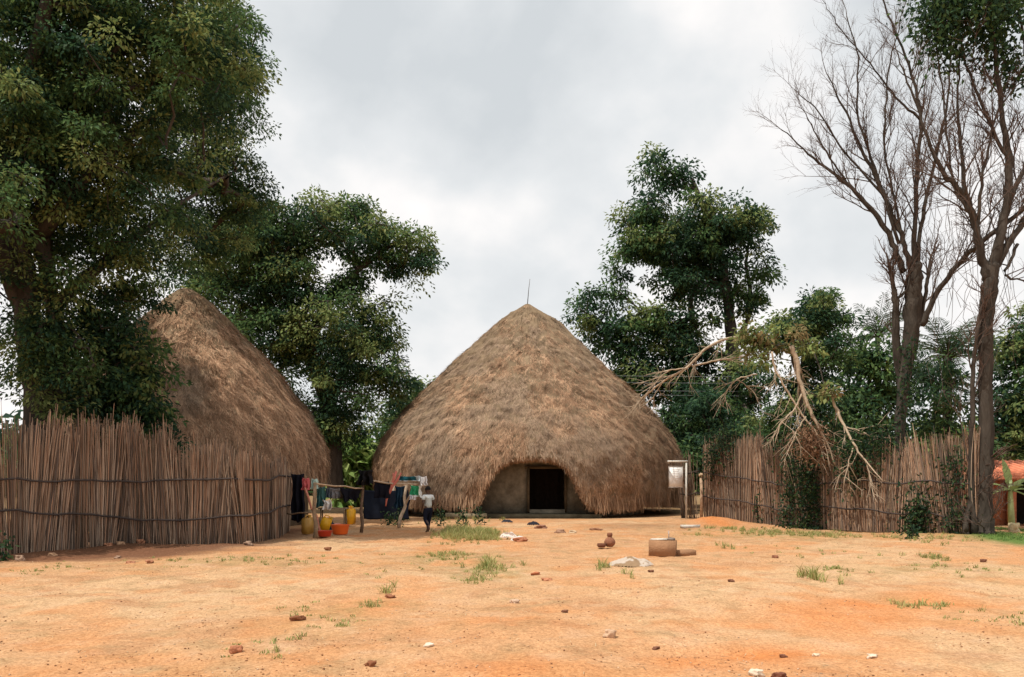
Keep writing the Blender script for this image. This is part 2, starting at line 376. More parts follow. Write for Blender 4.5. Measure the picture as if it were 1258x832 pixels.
# ------------------------------------------------------------------ thatched huts
def thatch_roof(root, cx, cy, prof, zmin, thick, ntuft, seed, fringe_n, fringe_len, side_shade=lambda t, z: 1.0):
    z = np.array([p[0] for p in prof]); r = np.array([p[1] for p in prof])
    dl = np.concatenate([[0], np.cumsum(np.hypot(np.diff(z), np.diff(r)))])
    def RZ(s):          # s metres along the slope
        return np.interp(s, dl, r), np.interp(s, dl, z)
    def smooth(s):
        a = [RZ(np.clip(s + d, 0, dl[-1])) for d in (-.45, -.2, 0, .2, .45)]
        return sum(q[0] for q in a) / 5, sum(q[1] for q in a) / 5
    NT, NS = 320, 110
    th = np.arange(NT) * 2 * math.pi / NT
    zm = zmin(th)
    def s_at(zt):       # slope length where height = zt
        return np.interp(-zt, -z, dl)
    se = s_at(zm)
    def surf(thv, s, off=0):
        rr, zz = smooth(s)
        rr2, zz2 = smooth(np.minimum(s + .15, dl[-1])); tr, tz = rr2 - rr, zz2 - zz
        nn = np.hypot(tr, tz) + 1e-6; nr, nz = -tz / nn, tr / nn
        bump = (fbm(thv * 5 + 9, s * 1.1, 4, seed) - .5) * .20 + (fbm(thv * 26, s * 3.0, 3, seed + 5) - .5) * .22
        o = off + bump * np.minimum(1, s / 1.5)
        rr = rr + nr * o; zz = zz + nz * o
        return np.stack([cx + rr * np.sin(thv), cy - rr * np.cos(thv), zz], -1), nr, nz, tr / nn, tz / nn
    TH, SS = np.meshgrid(th, np.linspace(0, 1, NS)); SS = SS * se[None]
    V, *_ = surf(TH, SS); m = MB()
    i = np.arange(NS - 1)[:, None] * NT; j = np.arange(NT)[None]; k = (j + 1) % NT
    Q = np.stack([i + j, i + k, i + NT + k, i + NT + j], -1).reshape(-1, 4)
    cc = (fbm(TH * 8, SS * 2, 4, seed + 2)[..., None] * .5 + .35) * np.array([.36, .26, .165])
    m.add(V.reshape(-1, 3), Q[:, ::-1], cc.reshape(-1, 3))
    Vi, *_ = surf(TH, np.maximum(SS - .0, 0), -thick)
    m.add(Vi.reshape(-1, 3), Q, np.array([.10, .075, .05]))
    b0 = (NS - 1) * NT; b1 = NS * NT + b0; jj = np.arange(NT); kk = (jj + 1) % NT
    m.F.append(np.stack([b0 + jj, b0 + kk, b1 + kk, b1 + jj], -1)[:, ::-1])
    # straw tufts
    t = rng.uniform(0, 2 * math.pi, ntuft * 3); s = dl[-1] * np.sqrt(rng.random(ntuft * 3))
    rr_, _ = smooth(s); ok = (rng.random(len(t)) < (rr_ + .15) / r.max()) & (s < np.interp(t, np.append(th, 2 * math.pi), np.append(se, se[0])) - .12)
    t, s = t[ok][:ntuft], s[ok][:ntuft]; nb = 22
    K = len(t); idx = np.repeat(np.arange(K), nb); T = len(idx)
    rr_, _ = smooth(s)
    t2 = t[idx] + rng.normal(0, .10, T) / np.maximum(rr_[idx], .3); s2 = np.clip(s[idx] + rng.normal(0, .09, T), 0.0, dl[-1])
    C, nr, nz, tr, tz = surf(t2, s2, .01)
    er = np.stack([np.sin(t2), -np.cos(t2), 0 * t2], -1); et = np.stack([np.cos(t2), np.sin(t2), 0 * t2], -1); ez = np.array([0, 0, 1.])
    down = er * tr[:, None] + ez * tz[:, None]; nor = er * nr[:, None] + ez * nz[:, None]
    lift = (rng.random(K) ** 2.5 * .95)[idx] + rng.normal(0, .09, T); lat = (rng.normal(0, .38, K))[idx] + rng.normal(0, .22, T)
    D = down + nor * lift[:, None] + et * lat[:, None]; D /= np.linalg.norm(D, axis=1, keepdims=True)
    Ln = rng.uniform(.10, .34, T)[:, None]; Wd = rng.uniform(.008, .018, T)[:, None]
    Sd = np.cross(D, nor); Sd /= np.linalg.norm(Sd, axis=1, keepdims=True)
    B = C - D * .08
    V = np.stack([B - Sd * Wd * .5, B + Sd * Wd * .5, B + D * Ln + Sd * Wd * .2 - nor * Ln * .08, B + D * Ln - Sd * Wd * .2 - nor * Ln * .08], 1)
    pal = np.array([[.52, .33, .205], [.42, .26, .16], [.62, .42, .275], [.29, .175, .108], [.48, .285, .175]])
    pk = rng.integers(0, 5, K); pick = np.where(rng.random(T) < .6, pk[idx], rng.integers(0, 5, T))
    big = .55 + .8 * fbm(t[idx] * 7, s[idx] * .8, 4, seed + 8)
    col = pal[pick] * big[:, None] * rng.uniform(.75, 1.2, (T, 1)) * np.reshape(side_shade(t[idx], C[:, 2]), (-1, 1))
    gm = (.55 * sstep(.5, .66, fbm(t[idx] * 2.6 + 3, s[idx] * .55, 4, seed + 21)))[:, None]
    col = col * (1 - gm) + gm * np.array([.33, .265, .20]) * rng.uniform(.7, 1.2, (T, 1))
    m.add(V.reshape(-1, 3), np.arange(T * 4).reshape(-1, 4), np.repeat(col, 4, 0))
    # hanging fringe at the rim
    tf = rng.uniform(0, 2 * math.pi, fringe_n); sf_ = np.interp(tf, np.append(th, 2 * math.pi), np.append(se, se[0]))
    clus = fbm(tf * 40, tf * 0, 3, seed + 3)
    T = fringe_n; inn = rng.uniform(-thick * .9, .03, T); s2 = sf_ - rng.uniform(0, .5, T)
    C, nr, nz, tr, tz = surf(tf, s2, 0)
    er = np.stack([np.sin(tf), -np.cos(tf), 0 * tf], -1); et = np.stack([np.cos(tf), np.sin(tf), 0 * tf], -1)
    nor = er * nr[:, None] + ez * nz[:, None]
    C = C + nor * inn[:, None]
    D = er * rng.normal(.02, .12, T)[:, None] - ez * 1.0 + et * rng.normal(0, .16, T)[:, None] + nor * np.where(inn > -.05, rng.random(T) ** 2 * .25, 0)[:, None]
    D /= np.linalg.norm(D, axis=1, keepdims=True)
    fl_ = fringe_len(tf)
    Ln = (fl_ * (.45 + 1.1 * clus) * rng.uniform(.5, 1.15, T))[:, None] + (sf_ - s2)[:, None]; Wd = rng.uniform(.014, .034, T)[:, None]
    Sd = np.cross(D, er); Sd /= np.linalg.norm(Sd, axis=1, keepdims=True)
    tip = C + D * Ln; tip[:, 2] = np.maximum(tip[:, 2], .03)
    V = np.stack([C - Sd * Wd * .5, C + Sd * Wd * .5, tip + Sd * Wd * .2, tip - Sd * Wd * .2], 1)
    col = pal[rng.integers(0, 5, T)] * rng.uniform(.6, 1.05, (T, 1)) * (.55 + .8 * clus)[:, None] * np.reshape(side_shade(tf, C[:, 2]), (-1, 1))
    m.add(V.reshape(-1, 3), np.arange(T * 4).reshape(-1, 4), np.repeat(col, 4, 0))
    return m.build('thatch_roof', M['thatch'], root, False, (cx, cy, 0))

# --- main hut
HX, HY = .78, 40.0
main = thing('thatched_hut', 'large beehive thatched hut with an arched entrance in the centre of the yard', 'hut', (HX, HY, 0))
prof = [(10.5, .03), (10.15, .5), (9.9, .86), (9.72, 1.22), (9.3, 1.75), (8.84, 2.15), (8.2, 2.85), (7.37, 3.75), (5.77, 5.4), (4.42, 6.6), (3.48, 7.25), (2.58, 7.62), (1.68, 7.66), (.9, 7.5), (.45, 7.4)]
def main_zmin(th):
    x = 7.5 * np.sin(th); front = np.cos(th) > 0
    u = np.abs(x - .04)
    a = 2.52 - 1.87 * (u / 2.2) ** 3.2
    z = np.where(front & (u < 2.75), a, .35)
    return np.maximum(z, .62 + .06 * np.sin(th * 9))
def main_fr(th):
    x = 7.5 * np.sin(th); u = np.abs(x - .04)
    return np.where((np.cos(th) > 0) & (u < 2.4), .1, .34)
thatch_roof(main, HX, HY, prof, main_zmin, .42, 17000, 11, 26000, main_fr, side_shade=lambda t, z: 1 - .30 * sstep(.62, .74, t + .35 * (fbm(z * .9, t * 3, 3, 91) - .5)) * sstep(6.6, 5.0, z + (t - .9) * .8) * sstep(3.0, 2.4, t))  # shade of the right side painted into the straw colour
# thin rod on the peak
mb = MB(); mb.add(*tube([P(648, 374, HY), P(649.5, 356, HY), P(651, 343, HY)], [.022, .015, .01], 5)); mb.build('finial_rod', M['twig'], main, loc=(HX, HY, 0))
def ring_wall(root, cx, cy, r, h, gap, name='mud_wall', t=.25, ztop_gap=None):
    m = MB(); n = 96; a0, a1 = gap
    def seg(tA, tB, z0, z1, k):
        a = np.linspace(tA, tB, k)
        o = np.stack([np.sin(a), -np.cos(a)], -1)
        V = []
        for rr in (r, r - t):
            for zz in (z0, z1): V.append(np.column_stack([cx + o[:, 0] * rr, cy + o[:, 1] * rr, np.full(k, zz)]))
        V = np.concatenate(V); j = np.arange(k - 1)
        f = [np.stack([j, j + 1, k + j + 1, k + j], -1), np.stack([2 * k + j + 1, 2 * k + j, 3 * k + j, 3 * k + j + 1], -1), np.stack([k + j, k + j + 1, 3 * k + j + 1, 3 * k + j], -1), np.stack([j + 1, j, 2 * k + j, 2 * k + j + 1], -1), np.array([[0, k, 3 * k, 2 * k], [k - 1, 3 * k - 1, 4 * k - 1, 2 * k - 1]])]
        m.add(V, f)
    if a1 > a0:
        seg(a1, 2 * math.pi + a0, 0, h, n); seg(a0, a1, ztop_gap, h, 8)
    else: seg(0, 2 * math.pi, 0, h, n)
    return m.build(name, M['mud'], root, False, (cx, cy, 0))
WR = 5.75; wy = HY - WR
xa, xb = (649 - 629) / F * wy - HX, (695 - 629) / F * wy - HX
dtop = P(0, 575, wy)[2]; dbot = P(0, 627, wy)[2]
ring_wall(main, HX, HY, WR, 3.2, (math.asin(xa / WR), math.asin(xb / WR)), ztop_gap=dtop)
mb = MB()
for x in (xa, xb): mb.add(*box((HX + x, HY - math.sqrt(WR**2 - x * x) + .0, dtop / 2 + .12), (.1, .34, dtop - .2)), (.5, .42, .34))
mb.add(*box((HX + (xa + xb) / 2, wy + .02, dtop + .02), (xb - xa + .25, .36, .12)), (.5, .42, .34))
mb.build('door_frame', M['mud'], main, False, (HX, HY, 0))
mb = MB(); mb.add(*box((HX + (xa + xb) / 2, wy + .10, dbot / 2 + .02), (xb - xa - .1, .6, dbot + .04)))
mb.build('door_sill', M['mud'], main, False, (HX, HY, 0))
# plinth steps before the entrance
mb = MB()
g = P(640, 630, 33.0)
mb.add(*box((.95, 33.75, .08), (5.6, .8, .2), 0, .01), (.62, .62, .55)); mb.build('entrance_step', M['mud'], main, False, (HX, HY, 0))
mb = MB(); mb.add(*box((-1.9, 33.2, .10), (1.7, .7, .24), .02, .012), (.9, .85, .75))
mb.build('entrance_step', M['mud'], main, False, (HX, HY, 0))
# the back of the dark room: a near-black sheet painted as its darkness
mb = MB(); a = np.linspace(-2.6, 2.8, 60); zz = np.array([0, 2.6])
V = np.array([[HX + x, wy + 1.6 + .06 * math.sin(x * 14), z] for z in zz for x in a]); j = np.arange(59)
mb.add(V, np.stack([j, j + 1, 60 + j + 1, 60 + j], -1), (1, .7, .5)); mb.build('dark_backing', M['dark'], main, False, (HX, HY, 0))

# --- left hut
H2X, H2Y = -11.85, 29.0
left = thing('thatched_hut', 'smaller thatched hut behind the left reed fence, dappled by tree shade', 'hut', (H2X, H2Y, 0))
prof2 = [(8.62, .08), (8.5, .3), (8.3, .62), (7.6, 1.33), (7.0, 2.07), (6.1, 3.02), (5.3, 3.78), (4.2, 4.62), (3.35, 5.22), (2.5, 5.55), (1.87, 5.5), (1.5, 5.42)]
prof2 = [(z, r * .905) for z, r in prof2]
thatch_roof(left, H2X, H2Y, prof2, lambda t: 1.62 + .06 * np.sin(t * 7), .4, 12500, 23, 14000, lambda t: .28 + 0 * t)
ring_wall(left, H2X, H2Y, 4.3, 3.0, (0, 0))

# ------------------------------------------------------------------ reed fences
def reed_fence(label, line, tops, rails, dens, leanf, seed, cols):
    """line: ground polyline (x,y); tops: heights at each vertex"""
    line = np.array(line); root = thing('reed_fence', label, 'fence', (line[len(line) // 2][0], line[len(line) // 2][1], 0))
    o = (line[len(line) // 2][0], line[len(line) // 2][1], 0)
    d = np.concatenate([[0], np.cumsum(np.linalg.norm(np.diff(line, axis=0), axis=1))])
    at = lambda s: (np.interp(s, d, line[:, 0]), np.interp(s, d, line[:, 1]))
    m = MB(); n = int(d[-1] * dens); tops = np.array(tops)
    for q in range(n):
        s = rng.uniform(-.05, d[-1] + .05); x, y = at(s); h = np.interp(s, d, tops) * (1 + rng.normal(0, .045)) + (fbm(s * 2.5, 0, 3, seed) - .5) * .75
        if rng.random() < .10: h *= rng.uniform(.7, 1.08)
        if rng.random() < .03: h *= 1.12
        dx, dy = at(s + .1); tx, ty = dx - x, dy - y; nn = math.hypot(tx, ty) + 1e-6; tx /= nn; ty /= nn
        if s > d[-1] - .11: tx, ty = 1, 0
        px_, py_ = -ty, tx
        ln = leanf(s / d[-1]) + rng.normal(0, .035) + (fbm(s * 1.3, 4, 2, seed + 1) - .5) * .30
        off = rng.normal(0, .05); ofr = rng.normal(0, .04)
        ks = np.linspace(0, 1, 5); bend = rng.normal(0, .035)
        pth = np.stack([x + px_ * (off + ks * rng.normal(0, .05)) + tx * (ln * ks * h + bend * np.sin(ks * math.pi) * h * .4 + rng.normal(0, .04) * ks ** 3), y + py_ * (off + ks * ofr) + ty * (ln * ks * h), -.03 + ks * h], -1)
        r = rng.uniform(.007, .0145)
        c = cols[rng.integers(len(cols))] * rng.uniform(.65, 1.2) * (.75 + .5 * noise2(s * 1.7, 9, seed))
        cv = np.repeat(c[None] * (1 - .25 * (ks[:, None] < .08)), 4, 0)
        m.add(*tube(pth, np.array([r * 1.1, r, r, r * .85, r * .55]), 4, False), cv)
    m.build('reed_screen', M['reed'], root, False, o)
    for (zz, sag) in rails:
        rm = MB(); ss = np.linspace(0, d[-1], 60)
        for side in (-.17, .15):
            zt = np.interp(ss, np.linspace(0, d[-1], len(zz)), zz) + (fbm(ss * 1.2, side * 9, 3, seed + 7) - .5) * .26
            x, y = at(ss); x2, y2 = at(np.minimum(ss + .1, d[-1])); tx, ty = x2 - x, y2 - y; nn = np.hypot(tx, ty); nn[nn < 1e-4] = 1; 
            nx_, ny_ = -ty / nn, tx / nn
            rm.add(*tube(np.stack([x + nx_ * side, y + ny_ * side, zt], -1), .019 + .010 * rng.random(60), 5), (.07, .055, .05))
        # bindings
        for s in np.arange(.3, d[-1], .62):
            x, y = at(s); z_ = np.interp(s, np.linspace(0, d[-1], len(zz)), zz)
            a = np.linspace(0, 2 * math.pi, 9)
            rm.add(*tube(np.stack([x + 0 * a, y + .18 * np.cos(a), z_ + .05 * np.sin(a)], -1), .010, 3, False), (.08, .06, .05))
        rm.build('rail', M['reed'], root, False, o)
    return root, at, d
RC = .90 * np.array([[.47, .33, .235], [.35, .245, .18], [.57, .43, .32], [.20, .15, .12], [.43, .28, .19], [.50, .30, .195]])
def gp(lst): return [tuple(G(a, b)[:2]) for a, b in lst]
lineL = [(-17.5, 16.2)] + gp([(0, 680.5), (70, 675), (144, 669), (240, 668), (300, 667), (335, 661), (352, 652)])
LF = reed_fence('long curved fence of upright reeds with two dark rails in front of the left hut', lineL, [2.9, 2.9, 2.85, 2.85, 2.55, 2.3, 2.1, 2.0], [([1.72, 1.62, 1.7, 1.62, 1.55, 1.62, 1.62, 1.7, 1.7], 0), ([.85, .8, .83, .95, .72, .6, .75, .82, .8], 0)], 165, lambda u: .02, 3, RC)
lineR = gp([(868, 637.5), (905, 640), (966, 645), (1020, 649), (1061, 651.5), (1120, 654), (1160, 655.5), (1198, 657)])
RF = reed_fence('tall reed fence overgrown with vines right of the main hut', lineR, [3.1, 3.15, 3.0, 2.6, 2.5, 2.6, 2.9, 3.2], [([1.95, 1.75, 1.6, 1.45, 1.35, 1.6, 1.55, 1.5], 0), ([.95, .85, .7, .55, .62, .7, .6, .45], 0)], 165, lambda u: -.02 - .05 * u, 5, RC * 1.02)
lineG = gp([(838, 636.2), (859, 637)])
reed_fence('short run of reeds coloured as a shadow side between the white sign and the fence gap', lineG, [2.6, 2.9], [([1.9, 1.9], 0), ([1.0, 1.0], 0)], 70, lambda u: 0, 15, RC * .7)  # shadow side put into the reed colour
g = G(861.5, 637.5)
mb = MB(); mb.add(*tube([(g[0], g[1], 0), (g[0] + .02, g[1], .9), (g[0] - .02, g[1], 1.75)], [.07, .065, .06], 8), (1.1, 1, .95))
mb.add(*lathe([(.0, .0), (.09, .02), (.1, .09), (.06, .15), (0, .16)], (g[0] - .02, g[1], 1.74), 10), (1.3, 1.2, 1.1))
tag(mb.build('gate_post', M['palebark'], loc=(g[0], g[1], 0)), 'pale round wooden post standing at the narrow gap in the right fence', 'post')

# ------------------------------------------------------------------ trees
# 1 big left tree
T1Y = 21.0
trunk = [W3([(42, 668, T1Y, .56), (48, 560, T1Y, .42), (48, 480, T1Y, .37), (34, 380, T1Y, .36), (18, 290, T1Y, .34), (14, 230, T1Y, .3)]),
         W3([(62, 560, T1Y + .3, .26), (76, 470, T1Y + .4, .2), (66, 380, T1Y + .4, .24), (50, 290, T1Y, .2), (60, 200, T1Y, .16), (110, 90, T1Y, .12)]),
         W3([(30, 380, T1Y, .25), (-20, 260, T1Y - 1, .2), (-90, 160, T1Y - 2, .14)]),
         W3([(50, 290, T1Y, .2), (110, 210, T1Y - 1, .15), (200, 130, T1Y + 2, .07), (270, 80, T1Y + 6, .04)]),
         W3([(66, 380, T1Y, .2), (130, 320, T1Y + 1, .13), (220, 250, T1Y + 3, .06), (290, 210, T1Y + 6, .03)]),
         W3([(14, 240, T1Y, .26), (30, 120, T1Y - 1, .2), (60, 0, T1Y - 2, .14), (90, -120, T1Y - 2, .1)]),
         W3([(14, 240, T1Y, .26), (-10, 120, T1Y + 1, .2), (-40, -40, T1Y + 3, .14)])]
blobs = [(60, 70, T1Y, 130, 110, 3.2), (190, 90, T1Y, 115, 95, 3.0), (150, -20, T1Y, 150, 90, 3.5), (262, 130, 28, 62, 62, 2.2), (285, 55, 28, 48, 54, 2, 1.0),
         (130, 200, T1Y, 120, 70, 2.6), (245, 210, 28, 80, 62, 2.2), (300, 240, 29, 36, 40, 1.6), (-10, 150, 25, 90, 80, 2.6, .8), (60, 270, 22.5, 90, 45, 2.2, .7), (0, 60, 21, 90, 120, 3.4, .5), (38, 420, 20.3, 30, 70, .4, 1.3), (90, 440, 20.5, 34, 60, .5, 1.2), (62, 500, 20.4, 24, 30, .35, .6), (20, 330, 20.2, 30, 30, .4, .8), (70, 330, 20.4, 30, 40, .5, .8), (40, 150, T1Y - 1.5, 90, 90, 2), (-90, 150, T1Y, 110, 140, 4, .6),
         (150, 290, T1Y + 1, 120, 42, 2, .8), (250, 290, 30, 70, 42, 1.6), (110, 380, T1Y + .6, 60, 60, 1.6, .7), (165, 345, T1Y + 1, 40, 40, 1, .5), (-10, 400, T1Y + 1, 28, 90, 1.2, .3), (80, 450, T1Y + 1.2, 55, 50, 1, .8), (20, 330, T1Y + 1.5, 40, 60, 1, .5),
         (-200, 100, T1Y - 3, 130, 150, 3.5, .55), (-330, 180, 15.5, 170, 130, 2.8, 1.2), (-210, 300, 16.5, 110, 60, 1.6, 1.2), (-60, 230, 17.6, 90, 60, 1.6, .8), (-300, 60, 16, 150, 120, 2.6, .5)]
grow_tree('broadleaf_tree', 'huge dark broadleaf tree with a thick leaning trunk at the left edge', 'tree', trunk, blobs, 1.0, .135, .56, 190, pal=(('dark', .34), ('mid', .42), ('olive', .24)), outer_olive=.5)
# leafy shrub hanging over fence before the left hut
grow_tree('shrub', 'leafy dark shrub leaning over the fence against the left flank of the smaller hut', 'shrub',
          [W3([(150, 668, 22.3, .09), (155, 600, 22.3, .08), (160, 540, 22.3, .06), (165, 480, 22.3, .04)]), W3([(160, 540, 22.3, .05), (195, 500, 22.3, .03)])],
          [(160, 470, 22.3, 50, 55, 1.0, .9), (170, 512, 22.1, 36, 36, .8, .9), (120, 500, 22.3, 45, 40, .9), (150, 415, 22.6, 40, 28, .7, .6), (205, 545, 22.0, 14, 14, .4), (172, 450, 22.3, 26, 34, .7, .8), (120, 420, 22.6, 50, 40, .9, .8), (150, 370, 23, 36, 30, .8, .6)], 1.1, .19, .42, 80, pal=(('dark', .5), ('mid', .45), ('olive', .05)), outer_olive=.1)
# 2 middle tree
Y2 = 39.
trunk = [W3([(412, 612, Y2, .42), (412, 560, Y2, .36), (404, 500, Y2, .33), (380, 430, Y2, .3), (352, 360, Y2, .24)]),
         W3([(404, 500, Y2, .28), (430, 440, Y2, .2), (450, 380, Y2, .14)]),
         W3([(380, 430, Y2, .22), (400, 370, Y2, .2), (450, 322, Y2, .14), (495, 292, Y2, .07), (512, 284, Y2, .04)]),
         W3([(352, 360, Y2, .2), (370, 300, Y2, .14), (410, 268, Y2, .08)]), W3([(352, 360, Y2, .2), (310, 290, Y2, .14), (280, 250, Y2, .08)]),
         W3([(352, 360, Y2, .16), (290, 350, Y2, .1), (250, 340, Y2, .08)])]
blobs = [(400, 280, Y2, 70, 36, 2.6), (330, 290, Y2, 60, 48, 2.6), (460, 300, Y2, 50, 32, 2.2, .9), (505, 322, Y2, 34, 20, 1.5, .9), (515, 295, Y2, 24, 22, 1.3, .9), (440, 345, Y2, 40, 20, 1.5, .7), (440, 262, Y2, 35, 18, 1.5, .8),
         (300, 350, Y2, 60, 55, 2.6, .8), (420, 400, Y2 - 1, 62, 46, 2.4, 1.1), (365, 430, Y2, 62, 60, 2.6, 1.1), (440, 460, Y2 - 1, 52, 50, 2.2, 1.1), (475, 405, Y2, 25, 40, 1.5, .8), (400, 520, Y2, 58, 46, 2.2, 1.1), (340, 500, Y2 + 1, 50, 60, 2, .9), (485, 470, Y2, 26, 38, 1.5, .7), (250, 340, Y2, 55, 40, 2, .8), (385, 350, Y2, 55, 26, 1.6, .5), (350, 335, Y2 - 1, 50, 42, 2, .9), (320, 400, Y2 - 1, 48, 48, 2, .9), (300, 300, Y2 - 1, 45, 40, 2, .9)]
grow_tree('broadleaf_tree', 'spreading dark tree with a long bough reaching right between the two huts', 'tree', trunk, blobs, 1.05, .21, .72, 130, pal=(('dark', .34), ('mid', .40), ('olive', .26)), outer_olive=.55, tw=.018)
grow_tree('shrub', 'mid green bush behind the left slope of the main hut', 'shrub', [W3([(500, 612, 50, .16), (500, 540, 50, .1), (505, 500, 50, .06)])],
          [(505, 490, 50, 32, 30, 2, .8), (485, 520, 50, 32, 36, 2), (478, 565, 50, 16, 32, 1.5)], 1.0, .3, .7, 70, pal=(('dark', .2), ('mid', .6), ('olive', .2)))
# 3 right centre tree
Y3 = 47.
trunk = [W3([(905, 620, Y3, .5), (903, 520, Y3, .42), (900, 430, Y3, .36), (893, 360, Y3, .28), (880, 290, Y3, .2), (850, 220, Y3, .1)]),
         W3([(900, 430, Y3, .2), (925, 380, Y3, .16), (915, 320, Y3, .1), (925, 280, Y3, .06)]),
         W3([(893, 360, Y3, .2), (850, 320, Y3, .14), (790, 290, Y3, .08)]),
         W3([(905, 560, Y3, .25), (850, 500, Y3, .2), (790, 440, Y3, .14), (745, 400, Y3, .1), (712, 380, Y3, .05)]),
         W3([(850, 500, Y3, .16), (830, 440, Y3, .12), (800, 390, Y3, .08)])]
blobs = [(812, 205, Y3, 24, 28, 1.6, .8), (835, 212, Y3, 22, 24, 1.3, .6), (795, 262, Y3, 34, 26, 2, 1), (850, 290, Y3, 72, 52, 3.4, 1.1), (905, 290, Y3, 42, 44, 2.6, 1), (790, 310, Y3, 48, 34, 2.4, 1), (860, 340, Y3, 56, 34, 2.6, 1), (940, 272, Y3, 20, 14, 1, .6), (930, 330, Y3, 18, 26, 1.2, .7), (910, 370, Y3, 24, 30, 1.6, .8),
         (740, 355, Y3, 24, 18, 1.2, .7), (718, 385, Y3, 26, 20, 1.4, .8), (745, 410, Y3, 34, 26, 1.8, .8), (790, 400, Y3, 40, 32, 2, 1), (835, 410, Y3, 50, 36, 2.4, 1.1), (800, 460, Y3, 62, 36, 2.4, 1.1), (870, 470, Y3, 58, 50, 2.6, 1.1), (850, 530, Y3, 52, 44, 2.6, 1.1), (905, 520, Y3, 45, 50, 2.4, 1), (775, 440, Y3, 34, 30, 1.6, .9), (745, 380, Y3, 16, 14, .8, .5), (925, 470, 44, 30, 34, 1.6, .7), (930, 540, 42, 30, 40, 1.6, .9)]
grow_tree('broadleaf_tree', 'tall dark green tree with a narrow top rising behind the main hut right side', 'tree', trunk, blobs, .95, .27, .76, 110, pal=(('dark', .48), ('mid', .38), ('olive', .14)), outer_olive=.45, tw=.02)
# 4 vine covered shrub tree over right fence
Y4 = 33.
grow_tree('climbing_shrub', 'dense vine smothered small tree rising over the right fence below the hanging dead boughs', 'tree', [W3([(985, 650, Y4, .2), (990, 560, Y4, .16), (985, 460, Y4, .1), (990, 400, Y4, .06)])],
          [(1000, 385, Y4, 36, 26, 1.5, 1), (965, 410, Y4, 34, 26, 1.4, .9), (1010, 430, Y4, 36, 40, 1.5, 1), (990, 500, Y4, 46, 50, 1.6, 1.1), (940, 540, Y4 + 1, 40, 34, 1.2, .8), (1010, 560, Y4, 42, 34, 1.2, 1), (1030, 390, Y4, 14, 14, .7, .5), (1005, 370, Y4, 20, 14, .7, .6)], 1.05, .18, .5, 120, pal=(('dark', .35), ('mid', .55), ('olive', .10)), outer_olive=.25)
grow_tree('shrub', 'olive leafed bough cluster above the arching dead branches', 'shrub', [W3([(992, 647, 28.7, .1), (990, 560, 28.6, .09), (982, 470, 28.2, .07), (970, 425, 27.8, .05)])],
          [(945, 412, 27.6, 38, 15, .8, .9), (918, 424, 28.4, 20, 12, .6, .7), (976, 420, 27.0, 26, 14, .7, .9), (940, 437, 27.6, 26, 12, .6, .5), (1022, 478, 25.9, 12, 9, .3, .8)], .9, .2, .45, 60, pal=(('olive', .75), ('dry', .25)), outer_olive=.2)
grow_tree('broadleaf_tree', 'bright mid green bushy tree behind the right fence beside the palms', 'tree', [W3([(1070, 640, 38, .2), (1070, 540, 38, .15), (1068, 450, 38, .08)])],
          [(1068, 440, 38, 36, 32, 1.8, 1), (1095, 480, 38, 40, 40, 1.8, 1), (1050, 500, 38, 40, 45, 1.8, 1), (1080, 550, 38, 60, 36, 1.8, 1), (1140, 560, 38, 50, 34, 1.8, .9), (1180, 550, 38, 34, 40, 1.6, .7)], 1.0, .3, .7, 80, pal=(('mid', .6), ('bright', .2), ('dark', .2)))
grow_tree('broadleaf_tree', 'dark mixed green tree above the red tiled house at the right edge', 'tree', [W3([(1290, 632, 44, .4), (1285, 520, 44, .3), (1280, 420, 44, .15)])],
          [(1275, 420, 44, 45, 50, 2.6, 1), (1245, 460, 44, 32, 50, 2, 1), (1260, 520, 44, 50, 46, 2.4, 1), (1320, 470, 44, 60, 70, 3, .7), (1235, 545, 44, 24, 30, 1.5, .8), (1340, 380, 44, 60, 50, 3, .6)], 1.0, .3, .75, 80, pal=(('dark', .45), ('mid', .3), ('olive', .25)))
grow_tree('shrub', 'dark creeper thicket behind the fence between the two bare trees', 'shrub', [W3([(1165, 640, 30, .12), (1165, 560, 30, .09), (1165, 480, 30, .05)])],
          [(1160, 520, 30, 40, 44, 1.2, .9), (1150, 470, 30, 34, 36, 1.1, .45), (1180, 440, 30, 22, 50, .8, .3)], .9, .22, .5, 60, pal=(('dark', .6), ('mid', .3), ('dry', .1)), outer_olive=0)
grow_tree('shrub', 'leafy bush pressed against the right eave of the main hut behind the sign', 'shrub', [W3([(865, 622, 42, .1), (865, 580, 42, .08), (862, 540, 42, .05)])],
          [(862, 560, 41.5, 34, 40, 1.2, 1), (880, 510, 41.5, 30, 36, 1.2, .9), (850, 505, 44, 30, 36, 1.2, .9)], 1.0, .26, .6, 75, pal=(('dark', .55), ('mid', .45)), outer_olive=.1)
# sunlit banana-like thicket between huts
for q, (px, py, h, lab) in enumerate([(424, 612, 62, 'bright green broad leafed clump farthest left in the gap between the huts'), (440, 614, 78, 'tall bright green clump in the middle of the gap between the huts'), (455, 612, 60, 'bright leafy clump beside the left eave of the main hut')]):
    Yb = 48; g = P(px, 590 + EYE * F / Yb, Yb)
    grow_tree('banana_clump', lab, 'plant', [[(g[0], Yb, 0, .16), (g[0], Yb, 1.2, .12), (g[0] + .1, Yb, 2.2, .06)]],
              [(px, 585, Yb, 17, 30, 1.0, 1), (px - 3, 560, Yb, 14, 22, 1, 1)], 1.1, .75, .7, 26, pal=(('bright', .9), ('olive', .1)), outer_olive=0, tw=.01)

